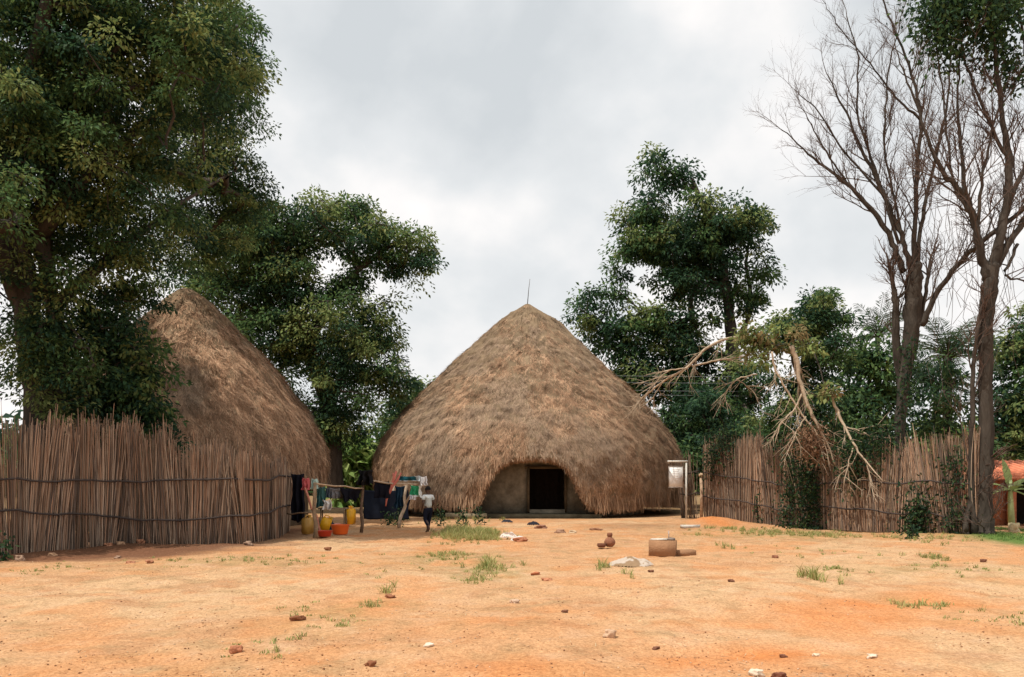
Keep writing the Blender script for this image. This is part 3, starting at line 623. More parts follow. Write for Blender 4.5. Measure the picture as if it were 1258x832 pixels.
# far woods closing the horizon
lm = MB(); K = 2600
ang = rng.uniform(-1.15, 1.15, K); rd = rng.uniform(85, 130, K)
hh = 3.5 + 5.5 * fbm(ang * 7, 0 * ang, 3, 77)
C0 = np.stack([np.sin(ang) * rd, np.cos(ang) * rd, rng.random(K) * hh], -1)
idx = np.repeat(np.arange(K), 22); T = len(idx)
C = C0[idx] + rng.normal(0, 1, (T, 3)) * np.array([1.6, 1.6, .9]); C[:, 2] = np.maximum(C[:, 2], .1)
lc = np.array(GREEN['dark'] + GREEN['mid'] + GREEN['olive'])[rng.integers(0, 9, K)][idx] * rng.uniform(.8, 1.3, (T, 1))
leaves(lm, C, unit(T), unit(T) + np.array([0, 0, 1]), rng.uniform(.9, 1.6, T), rng.uniform(.6, .9, T), lc)
tag(lm.build('distant_woods', M['leaf']), kind='stuff')

# ------------------------------------------------------------------ bare trees
def bare_tree(name, label, limbs, levels, seed, stub=None, tintc=(1, 1, 1), leafblobs=None):
    r_ = np.random.default_rng(seed); base = np.array(limbs[0][0][:3])
    root = thing(name, label, 'tree', base)
    m = MB(); tw = MB(); count = [0]
    def grow(p, d, ln, rad, lev):
        count[0] += 1
        n = 5 if lev < 2 else 4
        pts = [p]; dd = d / np.linalg.norm(d); 
        for k in range(n):
            dd = dd + r_.normal(0, .10 + .03 * lev, 3) + np.array([0, 0, .05]); dd /= np.linalg.norm(dd)
            pts.append(pts[-1] + dd * ln / n)
        pts = np.array(pts); rr = np.linspace(rad, rad * .35, n + 1)
        tw.add(*tube(pts, rr, 5 if lev == 0 else (4 if lev == 1 else 3), False), (1, 1, 1) if lev < 2 else (1.2, 1.05, 1.0))
        if lev < levels:
            kn = {0: 8, 1: 6, 2: 5, 3: 3}[lev]
            for k in range(kn):
                u = r_.uniform(.2, 1.0); q = u * n; i0 = min(int(q), n - 1)
                pos = pts[i0] + (pts[i0 + 1] - pts[i0]) * (q - i0)
                t = pts[i0 + 1] - pts[i0]; t /= np.linalg.norm(t)
                side = r_.normal(size=3); side -= t * side.dot(t); side /= np.linalg.norm(side)
                nd = t * r_.uniform(.6, 1.0) + side * r_.uniform(.35, .85) + np.array([0, 0, .12])
                grow(pos, nd, ln * r_.uniform(.38, .65), rad * (.55 if lev < 2 else .65) * (1 - .35 * u), lev + 1)
    for k, lb in enumerate(limbs):
        pts = np.array([p[:3] for p in lb]); rr = np.array([p[3] for p in lb]) * (.86 if k < 2 else .72); sd = lb[0][4] if len(lb[0]) > 4 else None
        tt = np.linspace(0, len(lb) - 1, (len(lb) - 1) * 6 + 1)
        p2 = np.stack([np.interp(tt, range(len(lb)), pts[:, q]) for q in range(3)], -1)
        for _ in range(2): p2[1:-1] = (p2[:-2] + 2 * p2[1:-1] + p2[2:]) / 4
        p2[1:-1] += r_.normal(0, .018, p2[1:-1].shape); r2 = np.interp(tt, range(len(lb)), rr)
        sides = 14 if rr[0] > .2 else 8
        V, fs = tube(p2, r2, sides)
        Vv = V.reshape(len(p2), sides, 3); a = np.arange(sides)
        rel = Vv - p2[:, None]; fac = 1 + .16 * np.sin(a * 3 + k)[None] * (r2 > .15)[:, None] + .07 * r_.normal(size=(len(p2), sides)); Vv = p2[:, None] + rel * fac[..., None]
        m.add(Vv.reshape(-1, 3), fs, tintc)
        if rr[-1] < .12 and rr[0] < .25:
            L_ = np.linalg.norm(np.diff(p2, axis=0), axis=1).sum()
            ns = max(5, int(L_ * 2.2))
            for q in range(ns):
                u = r_.uniform(.12, 1); i0 = min(int(u * (len(p2) - 1)), len(p2) - 2)
                t = p2[i0 + 1] - p2[i0]; t /= np.linalg.norm(t)
                side = r_.normal(size=3) * np.array([1, .8, 1]); side -= t * side.dot(t); side /= np.linalg.norm(side)
                nd = t * .9 + side * r_.uniform(.3, .8) + np.array([0, 0, .25])
                grow(p2[i0], nd, r_.uniform(.9, 2.3) * (1.05 - .4 * u), min(r2[i0] * .5, .028), 1)
            grow(p2[-1], p2[-1] - p2[-3], 1.1, rr[-1], 1)
    m.build('trunk', M['bark'], root, True, base)
    tw.build('branches', M['twig'], root, False, base)
    print(name, 'branches', count[0])
    if leafblobs:
        lm = MB()
        for (px, py, Y, rx, rz, ry, nL) in leafblobs:
            c = P(px, py, Y); kk = max(4, nL // 60); cc = c + unit(kk) * (rng.random(kk) ** .5)[:, None] * np.array([rx / F * Y, ry, rz / F * Y])
            C = np.repeat(cc, 60, 0) + rng.normal(0, .26, (kk * 60, 3)) * np.array([1, 1, 1.3]); T = len(C)
            D = unit(T); D[:, 2] -= .5
            lc = np.array(GREEN['dark'] + GREEN['mid'])[rng.integers(0, 6, T)] * rng.uniform(.7, 1.2, (T, 1))
            leaves(lm, C, D, unit(T) + np.array([0, 0, .7]), rng.uniform(.12, .22, T), rng.uniform(.06, .11, T), lc)
        lm.build('crown', M['leaf'], root, False, base)
    return root
YA = 27.
A = [W3([(1108, 652, YA, .30), (1107, 590, YA, .22), (1105, 540, YA, .19), (1110, 470, YA, .2), (1118, 420, YA, .27), (1122, 370, YA, .31), (1122, 340, YA, .27), (1124, 325, YA, .18)]),
     W3([(1110, 480, YA + .2, .2), (1100, 420, YA + .1, .16), (1100, 370, YA, .13), (1097, 350, YA, .09)]),                 # broken stub
     W3([(1097, 372, YA, .08), (1113, 358, YA, .06), (1112, 350, YA, .05)]),
     W3([(1130, 400, YA, .1), (1139, 350, YA, .09), (1141, 330, YA, .07)]),
     W3([(1110, 335, YA, .15), (1098, 300, YA, .13), (1075, 262, YA, .11), (1040, 225, YA, .085), (1000, 195, YA, .05), (960, 160, YA, .02)]),
     W3([(1118, 330, YA, .13), (1108, 290, YA, .11), (1085, 240, YA, .09), (1062, 190, YA, .07), (1035, 130, YA, .045), (1015, 90, YA, .02)]),
     W3([(1122, 330, YA, .14), (1124, 280, YA, .11), (1126, 220, YA, .1), (1132, 150, YA, .08), (1120, 90, YA, .06), (1095, 30, YA, .045), (1070, -40, YA, .03)]),
     W3([(1126, 330, YA, .11), (1132, 270, YA, .09), (1150, 190, YA, .07), (1165, 120, YA, .05), (1168, 40, YA, .03)]),
     W3([(1104, 300, YA, .08), (1075, 210, YA, .06), (1052, 140, YA, .05), (1055, 70, YA, .035), (1040, 20, YA, .02)]),
     W3([(1085, 240, YA, .06), (1040, 190, YA + .3, .045), (1000, 130, YA + .5, .03), (975, 110, YA + .5, .015)]),
     W3([(1132, 150, YA, .06), (1100, 120, YA, .045), (1070, 80, YA, .03), (1030, 35, YA, .02), (1010, 0, YA, .012)]),
     W3([(1108, 290, YA, .06), (1085, 180, YA, .05), (1090, 90, YA, .035), (1110, 10, YA, .02)]),
     W3([(1040, 225, YA, .05), (1010, 180, YA, .035), (990, 140, YA, .02)])]
bare_tree('bare_tree', 'gnarled bare tree with broken stubs and a wide fan of leafless branches leaning left', A, 3, 5)
YB = 23.4
B = [W3([(1208, 659, YB, .34), (1208, 630, YB, .24), (1210, 560, YB, .21), (1210, 470, YB, .2), (1211, 400, YB, .21), (1214, 350, YB, .24), (1218, 325, YB, .2)]),
     W3([(1196, 657, YB - .05, .13), (1193, 600, YB - .05, .10), (1194, 500, YB - .05, .08), (1196, 450, YB - .1, .07), (1201, 400, YB - .1, .06)]),
     W3([(1218, 661, YB - .1, .12), (1208, 640, YB - .1, .14), (1206, 600, YB, .12)]),
     W3([(1190, 661, YB - .2, .08), (1184, 650, YB - .15, .12), (1193, 610, YB, .1)]),
     W3([(1214, 345, YB, .2), (1205, 310, YB, .17), (1196, 270, YB, .14), (1185, 240, YB, .12), (1158, 215, YB, .09), (1140, 170, YB, .06), (1118, 110, YB, .04), (1100, 60, YB, .02)]),
     W3([(1218, 340, YB, .22), (1226, 300, YB, .2), (1238, 250, YB, .17), (1240, 200, YB, .14), (1232, 150, YB, .11), (1225, 90, YB, .09), (1215, 20, YB, .07), (1205, -60, YB, .05)]),
     W3([(1222, 330, YB, .16), (1250, 280, YB, .13), (1290, 230, YB, .1), (1330, 150, YB, .08), (1350, 60, YB, .05)]),
     W3([(1238, 250, YB, .11), (1262, 200, YB, .09), (1268, 120, YB, .07), (1255, 40, YB, .05), (1245, -30, YB, .03)]),
     W3([(1185, 240, YB, .09), (1182, 190, YB, .07), (1175, 130, YB, .05), (1180, 60, YB, .03)]),
     W3([(1240, 200, YB, .08), (1215, 150, YB, .06), (1190, 90, YB, .045), (1170, 20, YB, .03)]),
     W3([(1132, 400, YA - 1.2, .13), (1150, 360, YA - 1.5, .12), (1180, 320, YA - 2, .11), (1215, 290, YB + .2, .1), (1262, 255, YB, .08), (1310, 190, YB, .05)]),
     W3([(1218, 335, YB, .1), (1200, 300, YB, .08), (1205, 230, YB, .06), (1218, 160, YB, .045), (1238, 100, YB, .03)]),
     W3([(1250, 300, YB, .07), (1232, 340, YB, .05), (1258, 345, YB, .03)]),
     W3([(1196, 270, YB, .07), (1170, 230, YB, .05), (1163, 150, YB, .04), (1150, 60, YB, .025)])]
lb = [(1160, 15, YB, 30, 22, 1.2, 1300), (1198, 22, YB, 34, 26, 1.2, 1400), (1150, 45, YB, 18, 22, .8, 420), (1222, 55, YB, 14, 38, .8, 700), (1238, 10, YB, 24, 22, .9, 700), (1190, -25, YB, 74, 26, 1.6, 1800), (1170, 70, YB, 8, 14, .4, 120), (1245, 80, YB, 10, 20, .4, 300)]
tb = bare_tree('bare_tree', 'tall bare tree at the right end of the fence with leaf masses at its top', B, 3, 12, leafblobs=lb)
# lianas hanging from it
mb = MB()
for q in range(26):
    x0 = rng.uniform(1135, 1250); y0 = rng.uniform(200, 330); y1 = y0 + rng.uniform(80, 230); YL = YB + rng.uniform(-.6, 1.6)
    pts = np.array([P(x0 + 2 * math.sin(k * 1.7 + q) + k * rng.normal(0, 1.0), y0 + (y1 - y0) * k / 7, YL) for k in range(8)])
    mb.add(*tube(pts, .008, 3, False), (1., .95, .9))
mb.build('lianas', M['twig'], tb, False, tuple(np.array(B[0][0][:3]))) 

# vines on trunk A and trunk B creepers (leafy)
def leafy(name, label, cat, pts, nL, ls=.14, sp=.2, pal='dark', kind=None, stem=True):
    pts = np.array(pts); base = (pts[0][0], pts[0][1], max(0, 0)); root = thing(name, label, cat, base)
    t = rng.uniform(0, len(pts) - 1, nL); C = np.stack([np.interp(t, range(len(pts)), pts[:, q]) for q in range(3)], -1) + rng.normal(0, 1, (nL, 3)) * np.array([sp, min(sp, .12), sp])
    C[:, 2] = np.maximum(C[:, 2], .03); C[:, 1] -= .12
    D = unit(nL); D[:, 2] -= .5; m = MB(); lc = np.array(GREEN[pal] * 2 + GREEN['mid'])[rng.integers(0, 9, nL)] * rng.uniform(.5, 1.1, (nL, 1))
    leaves(m, C, D, unit(nL) + np.array([0, -.3, .3]), rng.uniform(.6, 1.2, nL) * ls, rng.uniform(.35, .6, nL) * ls, lc)
    m.build('leaves', M['leaf'], root, False, base)
    s = MB()
    s.add(*tube(pts + np.array([0, -.1, 0]), .012, 4, False)); s.build('stem', M['twig'], root, False, base)
    return root
def fpt(px, z, dy=-.12):
    # a point on the right fence above pixel column px
    gy_ = np.interp(px, [868, 905, 966, 1020, 1061, 1120, 1160, 1198], [637.5, 640, 645, 649, 651.5, 654, 655.5, 657]); g = G(px, gy_)
    return (g[0], g[1] + dy, z)
leafy('creeper', 'dark creeper mass hanging over the middle of the right fence under the dead boughs', 'creeper', [fpt(985, .1), fpt(1012, .5), fpt(992, 1.0), fpt(1006, 1.6), fpt(985, 2.1), fpt(1015, 2.6), fpt(975, 3.0), fpt(1030, 3.1)], 4200, .14, .50)
leafy('creeper', 'ragged creeper patch trailing over the fence top right of the big hanging mass', 'creeper', [fpt(1048, 1.6), fpt(1058, 2.1), fpt(1040, 2.5), fpt(1085, 2.7), fpt(1062, 2.9)], 1500, .14, .40)
leafy('creeper', 'creeper spilling over the fence top beside the pale gate post', 'creeper', [fpt(872, 2.1), fpt(880, 2.7), fpt(900, 3.1), fpt(878, 3.4)], 1500, .14, .42)
leafy('creeper', 'creeper strand climbing the right fence left of the big hanging mass', 'creeper', [fpt(968, .1), fpt(970, .9), fpt(975, 1.6), fpt(968, 2.4)], 700, .14, .24)
leafy('creeper', 'thin creeper strand nearest the fence gap', 'creeper', [fpt(931, .05), fpt(932, .5), fpt(930, 1.2)], 160, .13, .12)
leafy('creeper', 'dark weed clump against the fence left of the two trunked tree', 'creeper', [fpt(1124, .05), fpt(1128, .5), fpt(1130, 1.1)], 900, .15, .34)
leafy('creeper', 'dark vine patch low on the fence beside the two trunked tree', 'creeper', [fpt(1168, .05), fpt(1172, .7), fpt(1170, 1.7), fpt(1166, 2.3)], 600, .13, .22)
tA = np.array(P(1107, 520, YA)); leafy('creeper', 'leafy vine wrapped around the trunk of the gnarled bare tree', 'creeper', [P(1108, 560, YA - .3), P(1103, 500, YA - .3), P(1118, 460, YA - .35), P(1120, 420, YA - .4)], 500, .15, .22)

# ------------------------------------------------------------------ palms
def palm(px, py, Y, label, nf, fl, trunk_r=.16):
    c = P(px, py, Y); g = (c[0], Y, 0); root = thing('palm_tree', label, 'palm', g)
    m = MB(); m.add(*tube([(c[0], Y, 0), (c[0] + .05, Y, c[2] * .5), tuple(c)], [trunk_r * 1.3, trunk_r, trunk_r], 8)); m.build('trunk', M['bark'], root, True, g)
    f = MB()
    for q in range(nf):
        az = q * 2.4 + rng.normal(0, .2); el = rng.uniform(.15, 1.35); L0 = fl * rng.uniform(.75, 1.1)
        d = np.array([math.cos(az) * math.cos(el), math.sin(az) * math.cos(el), math.sin(el)]); pts = [c]
        for k in range(9): pts.append(pts[-1] + d * L0 / 9); d = d + np.array([0, 0, -.11 - .03 * k * math.cos(el)]); d /= np.linalg.norm(d)
        pts = np.array(pts); f.add(*tube(pts, np.linspace(.035, .01, 10), 4, False), np.array([.11, .12, .05]))
        nl = 46; t = np.tile(np.linspace(1.2, 9, nl // 2), 2); i0 = np.minimum(t.astype(int), 8)
        C = pts[i0] + (pts[i0 + 1] - pts[i0]) * (t - i0)[:, None]; tg = pts[i0 + 1] - pts[i0]; tg /= np.linalg.norm(tg, axis=1, keepdims=True)
        sd = np.cross(tg, np.array([0, 0, 1.])); sd /= np.linalg.norm(sd, axis=1, keepdims=True) + 1e-6; sg = np.repeat([1, -1], nl // 2)[:, None]
        D = tg * .8 + sd * sg * .8 + np.array([0, 0, -.35]) + rng.normal(0, .1, (nl, 3))
        leaves(f, C, D, np.cross(D, tg) + .01, L0 * .26 * np.sin(np.clip(t / 9.5, 0, 1) * math.pi * .85 + .3), np.full(nl, .05), np.tile(np.array([.055, .09, .045]), (nl, 1)) * rng.uniform(.7, 1.4, (nl, 1)))
    f.build('crown', M['leaf'], root, False, g)
palm(1078, 415, 52, 'pale frond palm whose top shows left of the gnarled bare tree', 26, 3.0)
palm(1165, 440, 40, 'dark palm with drooping fronds between the two bare trees', 34, 3.0)
palm(1150, 480, 41, 'lower palm with dense fronds behind the gnarled bare trunk', 26, 2.6)

# ------------------------------------------------------------------ broken dead boughs
def bough(label, paths, twig_n, seed, leafn=0):
    r_ = np.random.default_rng(seed); base = paths[0][0][:3]
    m = MB(); 
    for p in paths:
        pts = np.array([q[:3] for q in p]); rr = np.array([q[3] for q in p]); tt = np.linspace(0, len(p) - 1, (len(p) - 1) * 5 + 1)
        p2 = np.stack([np.interp(tt, range(len(p)), pts[:, k]) for k in range(3)], -1)
        for _ in range(2): p2[1:-1] = (p2[:-2] + 2 * p2[1:-1] + p2[2:]) / 4
        p2[1:-1] += r_.normal(0, .012, p2[1:-1].shape)
        m.add(*tube(p2, np.interp(tt, range(len(p)), rr), 6))
        for q in range(int(twig_n * len(p) / 4)):
            i0 = r_.integers(2, len(p2) - 1); t = p2[i0] - p2[i0 - 1]; t /= np.linalg.norm(t) + 1e-6
            s = r_.normal(size=3) * np.array([1, .7, 1]); nd = t * .8 + s * .45 + np.array([0, 0, -.25]); nd /= np.linalg.norm(nd)
            a = p2[i0]; b = a + nd * r_.uniform(.25, .7); c = b + (nd + r_.normal(0, .4, 3)) * r_.uniform(.2, .45)
            m.add(*tube([a, b, c], [.016, .011, .006], 3, False))
            for z in range(3):
                d2 = nd + r_.normal(0, .6, 3); m.add(*tube([b, b + d2 * .18, b + d2 * .3 + np.array([0, 0, -.05])], [.008, .006, .004], 3, False))
    o = tag(m.build('dead_branch', M['palebark'], None, True, tuple(base)), label, 'branch', 'dead boughs hanging over the right fence'); return o
Yd = 31.
bough('long pale dead bough arching left onto the main hut roof', [W3([(912, 413, Yd, .05), (885, 418, Yd, .06), (862, 432, Yd, .055), (845, 452, Yd, .05), (815, 468, Yd + .5, .04), (790, 488, Yd + 1.5, .03), (775, 503, Yd + 2.5, .018)]),
       W3([(850, 450, Yd, .04), (880, 443, Yd, .035), (915, 438, Yd, .03)]), W3([(845, 452, Yd, .03), (820, 455, Yd + .3, .025), (800, 475, Yd + 1, .018), (788, 498, Yd + 1.8, .01)]), W3([(815, 468, Yd + .5, .02), (800, 492, Yd + 1, .01)])], 11, 1)
Yd = 26.9
bough('pale forked dead bough hanging straight down over the middle of the right fence', [W3([(972, 425, Yd - .5, .075), (980, 445, Yd - .5, .08), (981, 465, Yd - .5, .07), (993, 500, Yd - .7, .055), (1005, 525, Yd - .8, .045), (1018, 548, Yd - .9, .03), (1026, 572, Yd - 1, .012)]),
       W3([(948, 432, Yd - .4, .03), (952, 455, Yd - .4, .035), (968, 482, Yd - .5, .03), (985, 510, Yd - .6, .028), (1002, 530, Yd - .8, .02), (1015, 552, Yd - .9, .01)]), W3([(985, 484, Yd - .5, .035), (975, 505, Yd - .6, .028), (957, 522, Yd - .7, .022), (952, 545, Yd - .8, .012)]),
       W3([(990, 512, Yd - .6, .028), (978, 530, Yd - .8, .02), (970, 552, Yd - .9, .01)])], 9, 2)
Yd = 28.9
bough('grey dead bough slanting down to the right across the right fence', [W3([(1020, 482, Yd - 3, .05), (1030, 510, Yd - 3.2, .045), (1045, 540, Yd - 3.6, .038), (1062, 565, Yd - 4, .028), (1085, 592, Yd - 4.5, .012)]),
       W3([(1048, 548, Yd - 3.6, .025), (1042, 570, Yd - 3.8, .018), (1036, 595, Yd - 4, .01)]), W3([(1040, 525, Yd - 3.4, .025), (1060, 530, Yd - 3.6, .018), (1080, 545, Yd - 3.8, .01)]), W3([(1062, 565, Yd - 4, .02), (1068, 580, Yd - 4.1, .014), (1070, 592, Yd - 4.2, .008)])], 7, 3)
Yd = 31.
bough('thin bent dead bough in front of the tall tree above the fence gap', [W3([(930, 460, Yd + .5, .03), (905, 465, Yd + .5, .03), (892, 480, Yd + .5, .022), (888, 500, Yd + .5, .012)]), W3([(905, 465, Yd + .5, .02), (925, 480, Yd + .5, .015), (935, 500, Yd + .5, .01)])], 8, 4)
# rust coloured dry leaves hanging off it
lm = MB(); T = 1500; tp = rng.random(T)
C = np.array([P(1000 + 22 * a_, 545 + 22 * b_, 26.1 + .2 * c_) for a_, b_, c_ in rng.normal(0, .5, (T, 3))]); D = unit(T); D[:, 2] -= .8
leaves(lm, C, D, unit(T), rng.uniform(.08, .16, T), rng.uniform(.03, .05, T), np.array([.40, .24, .15]) * rng.uniform(.6, 1.2, (T, 1)))
tag(lm.build('dry_leaves', M['leaf']), 'rust brown withered leaf cluster caught in the forked hanging dead bough', 'leaves')

# ------------------------------------------------------------------ far buildings
hr = thing('brick_house', 'small red brick house with an orange tiled roof behind the two trunked tree', 'house', P(1226, 645, 27.8) * np.array([1, 1, 0]))
def Wz(px, py, Y): return P(px, py, Y)
o = tuple(P(1226, 645, 27.8) * np.array([1, 1, 0])); Yh = 28.5
x0, x1 = P(1205, 0, Yh)[0], P(1236, 0, Yh)[0]
mb = MB(); mb.add(*box(((x0 + x1) / 2, Yh + 2, .85), (x1 - x0, 4, 1.7))); 
mb.add(*box(((x1 + 3.2), Yh + 3.6, .85), (5, .3, 1.7))); mb.build('wall', M['brick'], hr, False, o)
mb = MB(); mb.add(*box((x1 + .06, Yh - .2, .82), (.22, .22, 1.64)), (1.3, 1.4, 1.5)); mb.build('veranda_post', M['brick'], hr, False, o)
def roof_slab(x0, x1, y0, y1, z0, z1, t=.1):
    return np.array([[x0, y0, z0], [x1, y0, z0], [x1, y1, z1], [x0, y1, z1], [x0, y0, z0 - t], [x1, y0, z0 - t], [x1, y1, z1 - t], [x0, y1, z1 - t]]), [np.array([[0, 1, 2, 3], [7, 6, 5, 4], [0, 4, 5, 1], [1, 5, 6, 2], [2, 6, 7, 3], [3, 7, 4, 0]])]
mb = MB()
nrow = 30
for q in range(nrow):   # barrel tile rows
    xa_, xb_ = x0 - .5 + q * .29, x0 - .5 + q * .29 + .15
    mb.add(*tube([(xa_, Yh - .7, 1.72), (xa_, Yh + 2.2, 2.32)], .08, 6), (.85 + .3 * rng.random(),) * 3)
mb.add(*roof_slab(x0 - .6, x0 + 8.3, Yh - .7, Yh + 2.2, 1.71, 2.31)); mb.build('roof', M['tile'], hr, False, o)
mb = MB(); mb.add(*roof_slab(x1 + .3, x1 + 6, Yh - 2.2, Yh - .75, 1.35, 1.9, .05), (1.15, 1.5, 1.6)); mb.build('lean_to_roof', M['tile'], hr, False, o)
mb = MB(); mb.add(*box((x1 + 1.5, Yh + .8, .8), (2.2, .1, 1.6))); mb.build('doorway', M['dark'], hr, False, o)
bh = thing('brick_house', 'rust red gabled building glimpsed behind the right fence reeds', 'house', P(920, 560, 52) * np.array([1, 1, 0])); o = tuple(P(920, 560, 52) * np.array([1, 1, 0])); c = P(920, 560, 52)
mb = MB(); mb.add(*box((c[0], 53, 1.4), (4.5, 3, 2.8))); mb.build('wall', M['brick'], bh, False, o)
mb = MB(); mb.add(*roof_slab(c[0] - 2.7, c[0] + 2.7, 50.6, 53, 2.7, 5.2)); mb.add(*roof_slab(c[0] - 2.7, c[0] + 2.7, 55.4, 53, 2.7, 5.2)); mb.build('roof', M['tile'], bh, False, o)
c = P(829, 552, 50); bh = thing('thatched_shelter', 'pale gabled thatch shelter peeking out at the right edge of the main hut', 'shelter', (c[0], 50, 0)); o = (c[0], 50, 0)
mb = MB(); mb.add(*roof_slab(c[0] - 1.6, c[0] + .9, 49, 50.2, 1.9, 4.0)); mb.add(*roof_slab(c[0] - 1.6, c[0] + .9, 51.4, 50.2, 1.9, 4.0)); mb.build('roof', M['palebark'], bh, False, o)
for sx in (-1.4, .7):
    for sy in (49.3, 51.1): mb = MB(); mb.add(*tube([(c[0] + sx, sy, 0), (c[0] + sx, sy, 2.4)], .06, 6)); mb.build('post', M['palebark'], bh, False, o)
# banana plant by the house
g = G(1243, 652); rt = thing('banana_plant', 'young banana plant with drooping striped leaves in front of the red brick house', 'plant', g)
sm = MB(); sm.add(*tube([(g[0], g[1], 0), (g[0] - .05, g[1], 1.0), (g[0] - .05, g[1], 1.6)], [.11, .08, .04], 8), (.5, .6, .3)); sm.build('stem', M['grass'], rt, True, tuple(g))
for q, (az, el, ln) in enumerate([(3.0, .15, 1.1), (2.6, .6, 1.1), (3.5, .3, .9), (.1, .3, 1.2), (.5, .8, 1.1), (5.6, -.1, 1.0), (1.7, 1.3, 1.2), (4.7, .5, .8)]):
    d = np.array([math.cos(az) * math.cos(el), math.sin(az) * math.cos(el) * .6, math.sin(el)]); p = np.array([g[0] - .05, g[1], 1.3]); n_ = 12
    lm = MB(); Vl = []
    sd = np.cross(d, [0, 0, 1.]); sd /= np.linalg.norm(sd)
    for k in range(n_):
        w = .17 * math.sin(math.pi * min(1, (k + .6) / n_)) * (1 if k % 2 else .8); Vl += [p - sd * w + np.array([0, 0, -.05]), p, p + sd * w + np.array([0, 0, -.05])]
        p = p + d * ln / n_; d = d + np.array([0, 0, -.10]); d /= np.linalg.norm(d)
    j = np.arange(n_ - 1) * 3
    lm.add(np.array(Vl), np.concatenate([np.stack([j, j + 1, j + 4, j + 3], -1), np.stack([j + 1, j + 2, j + 5, j + 4], -1)]), (.22, .28, .10)); lm.build('leaf', M['grass'], rt, False, tuple(g))

# power line behind
pl = thing('power_line', 'pair of thin pale wires strung behind the main hut and the tall tree', 'power line', (0, 43.6, 0))
for (ya, yb) in ((459, 461), (467, 469), (476, 480), (481, 486)):
    pts = np.array([P(600 + 560 * k / 20, ya + (yb - ya) * k / 20 + 3 * math.sin(math.pi * k / 20), 43.4) for k in range(21)])
    mb = MB(); mb.add(*tube(pts, .008, 4, False)); mb.build('wire', M['wire'], pl, False, (0, 43.6, 0))
for px in (600, 1160):
    c = P(px, 450, 43.4); mb = MB(); mb.add(*tube([(c[0], 43.4, 0), (c[0], 43.4, c[2] + .5)], [.13, .1], 8)); mb.add(*box((c[0], 43.4, c[2] - .1), (.12, .9, .1))); mb.build('pole', M['bark'], pl, False, (0, 43.6, 0))

# ------------------------------------------------------------------ sign board
g = G(843, 637); sg = thing('sign_board', 'white board hanging from a pale metal post right of the main hut', 'sign', g); o = tuple(g)
zt = P(0, 568, g[1])[2]
mb = MB(); mb.add(*box((g[0], g[1], zt / 2), (.065, .065, zt)), (.62, .6, .55)); mb.build('post', M['paint'], sg, False, o)
xa_ = P(824.5, 0, g[1])[0]
mb = MB(); mb.add(*box(((xa_ + g[0]) / 2 - .05, g[1], zt + .035), (g[0] - xa_ + .2, .085, .07)), (.75, .72, .66)); mb.build('arm', M['paint'], sg, False, o)
xL, xR = P(821.5, 0, g[1])[0], P(838.5, 0, g[1])[0]; zA, zB = P(0, 573, g[1])[2], P(0, 599, g[1])[2]
mb = MB(); mb.add(*box(((xL + xR) / 2, g[1] - .0, (zA + zB) / 2), (xR - xL, .03, zA - zB)), (.85, .84, .82)); bd = mb.build('board', M['paint'], sg, False, o)
mb = MB()
w_ = .025
for cx_, cz_, sx, sz in (((xL + xR) / 2, zA, xR - xL + .03, w_), ((xL + xR) / 2, zB, xR - xL + .03, w_), (xL, (zA + zB) / 2, w_, zA - zB - .03), (xR, (zA + zB) / 2, w_, zA - zB - .03)):
    mb.add(*box((cx_, g[1], cz_), (sx, .05, sz)), (.35, .3, .26))
mb.build('frame', M['paint'], bd, False, o)
mb = MB()
for q in range(9):      # faint unreadable printed rows
    zz = zA - .14 - q * .07; wl = rng.uniform(.22, .40); mb.add(*box(((xL + xR) / 2 + rng.normal(0, .01), g[1] - .0175, zz), (wl, .002, .018)), (.82, .81, .79))
mb.build('faded_rows', M['paint'], bd, False, o)
for pq in ([(xL + .12, g[1], zA), (xL + .12, g[1], zt)], [(xR - .1, g[1], zA), (xR - .1, g[1], zt)], [(xR, g[1], zA - .12), (g[0] - .04, g[1], zA - .12)], [(xR, g[1], zB + .1), (g[0] - .04, g[1], zB + .1)]):
    mb = MB(); mb.add(*tube(pq, .013, 5), (.3, .22, .18)); mb.build('bracket', M['paint'], sg, False, o)

# ------------------------------------------------------------------ loose stones, bricks, pots
def rock(px, py, w, hgt, col, label, name='stone', cat='stone', group=None, seed=0, dark=False):
    g = G(px, py); s = w / F * g[1]; h = hgt / F * g[1]
    bm = bmesh.new(); bmesh.ops.create_icosphere(bm, subdivisions=3, radius=.5)
    r_ = random.Random(px * 31 + py)
    from mathutils import noise as mn
    off = Vector((r_.random() * 50, r_.random() * 50, 0))
    for v in bm.verts:
        d = v.co.normalized(); k = 1 + .8 * mn.noise(d * 1.3 + off) + .3 * mn.noise(d * 3.5 + off)
        v.co = d * .5 * k; 
        for ax in range(3): v.co[ax] = (max(-.43, min(.43, v.co[ax])) if ax == 2 else v.co[ax])
    V = np.array([v.co[:] for v in bm.verts]) * np.array([s, s * r_.uniform(.6, .9), h * 1.25]); Fc = np.array([[v.index for v in f.verts] for f in bm.faces]); bm.free()
    a = r_.uniform(-.4, .4); V = V @ np.array([[math.cos(a), math.sin(a), 0], [-math.sin(a), math.cos(a), 0], [0, 0, 1]])
    V[:, 2] -= V[:, 2].min() + h * .24; V += np.array([g[0], g[1], float(height(g[0], g[1]))])
    m = MB(); m.add(V, Fc, col)
    return tag(m.build(name, M['stone'], None, False, (g[0], g[1], 0)), label, cat, group)
ck, rd_, pal_ = (.20, .09, .055), (.42, .17, .09), (.62, .50, .38)
rock(265 / 1 + 26, 800, 14, 9, rd_, 'reddish stone lump in the left foreground near sparse grass')
rock(455, 814, 11, 7, (.25, .10, .05), 'small dark red stone lying left of the pale flat foreground stone')
rock(527, 792, 14, 6, (.72, .6, .48), 'pale flat stone in the centre left foreground', seed=3)
rock(494, 831, 7, 4, ck, 'tiny dark stone cut by the bottom edge left of centre')
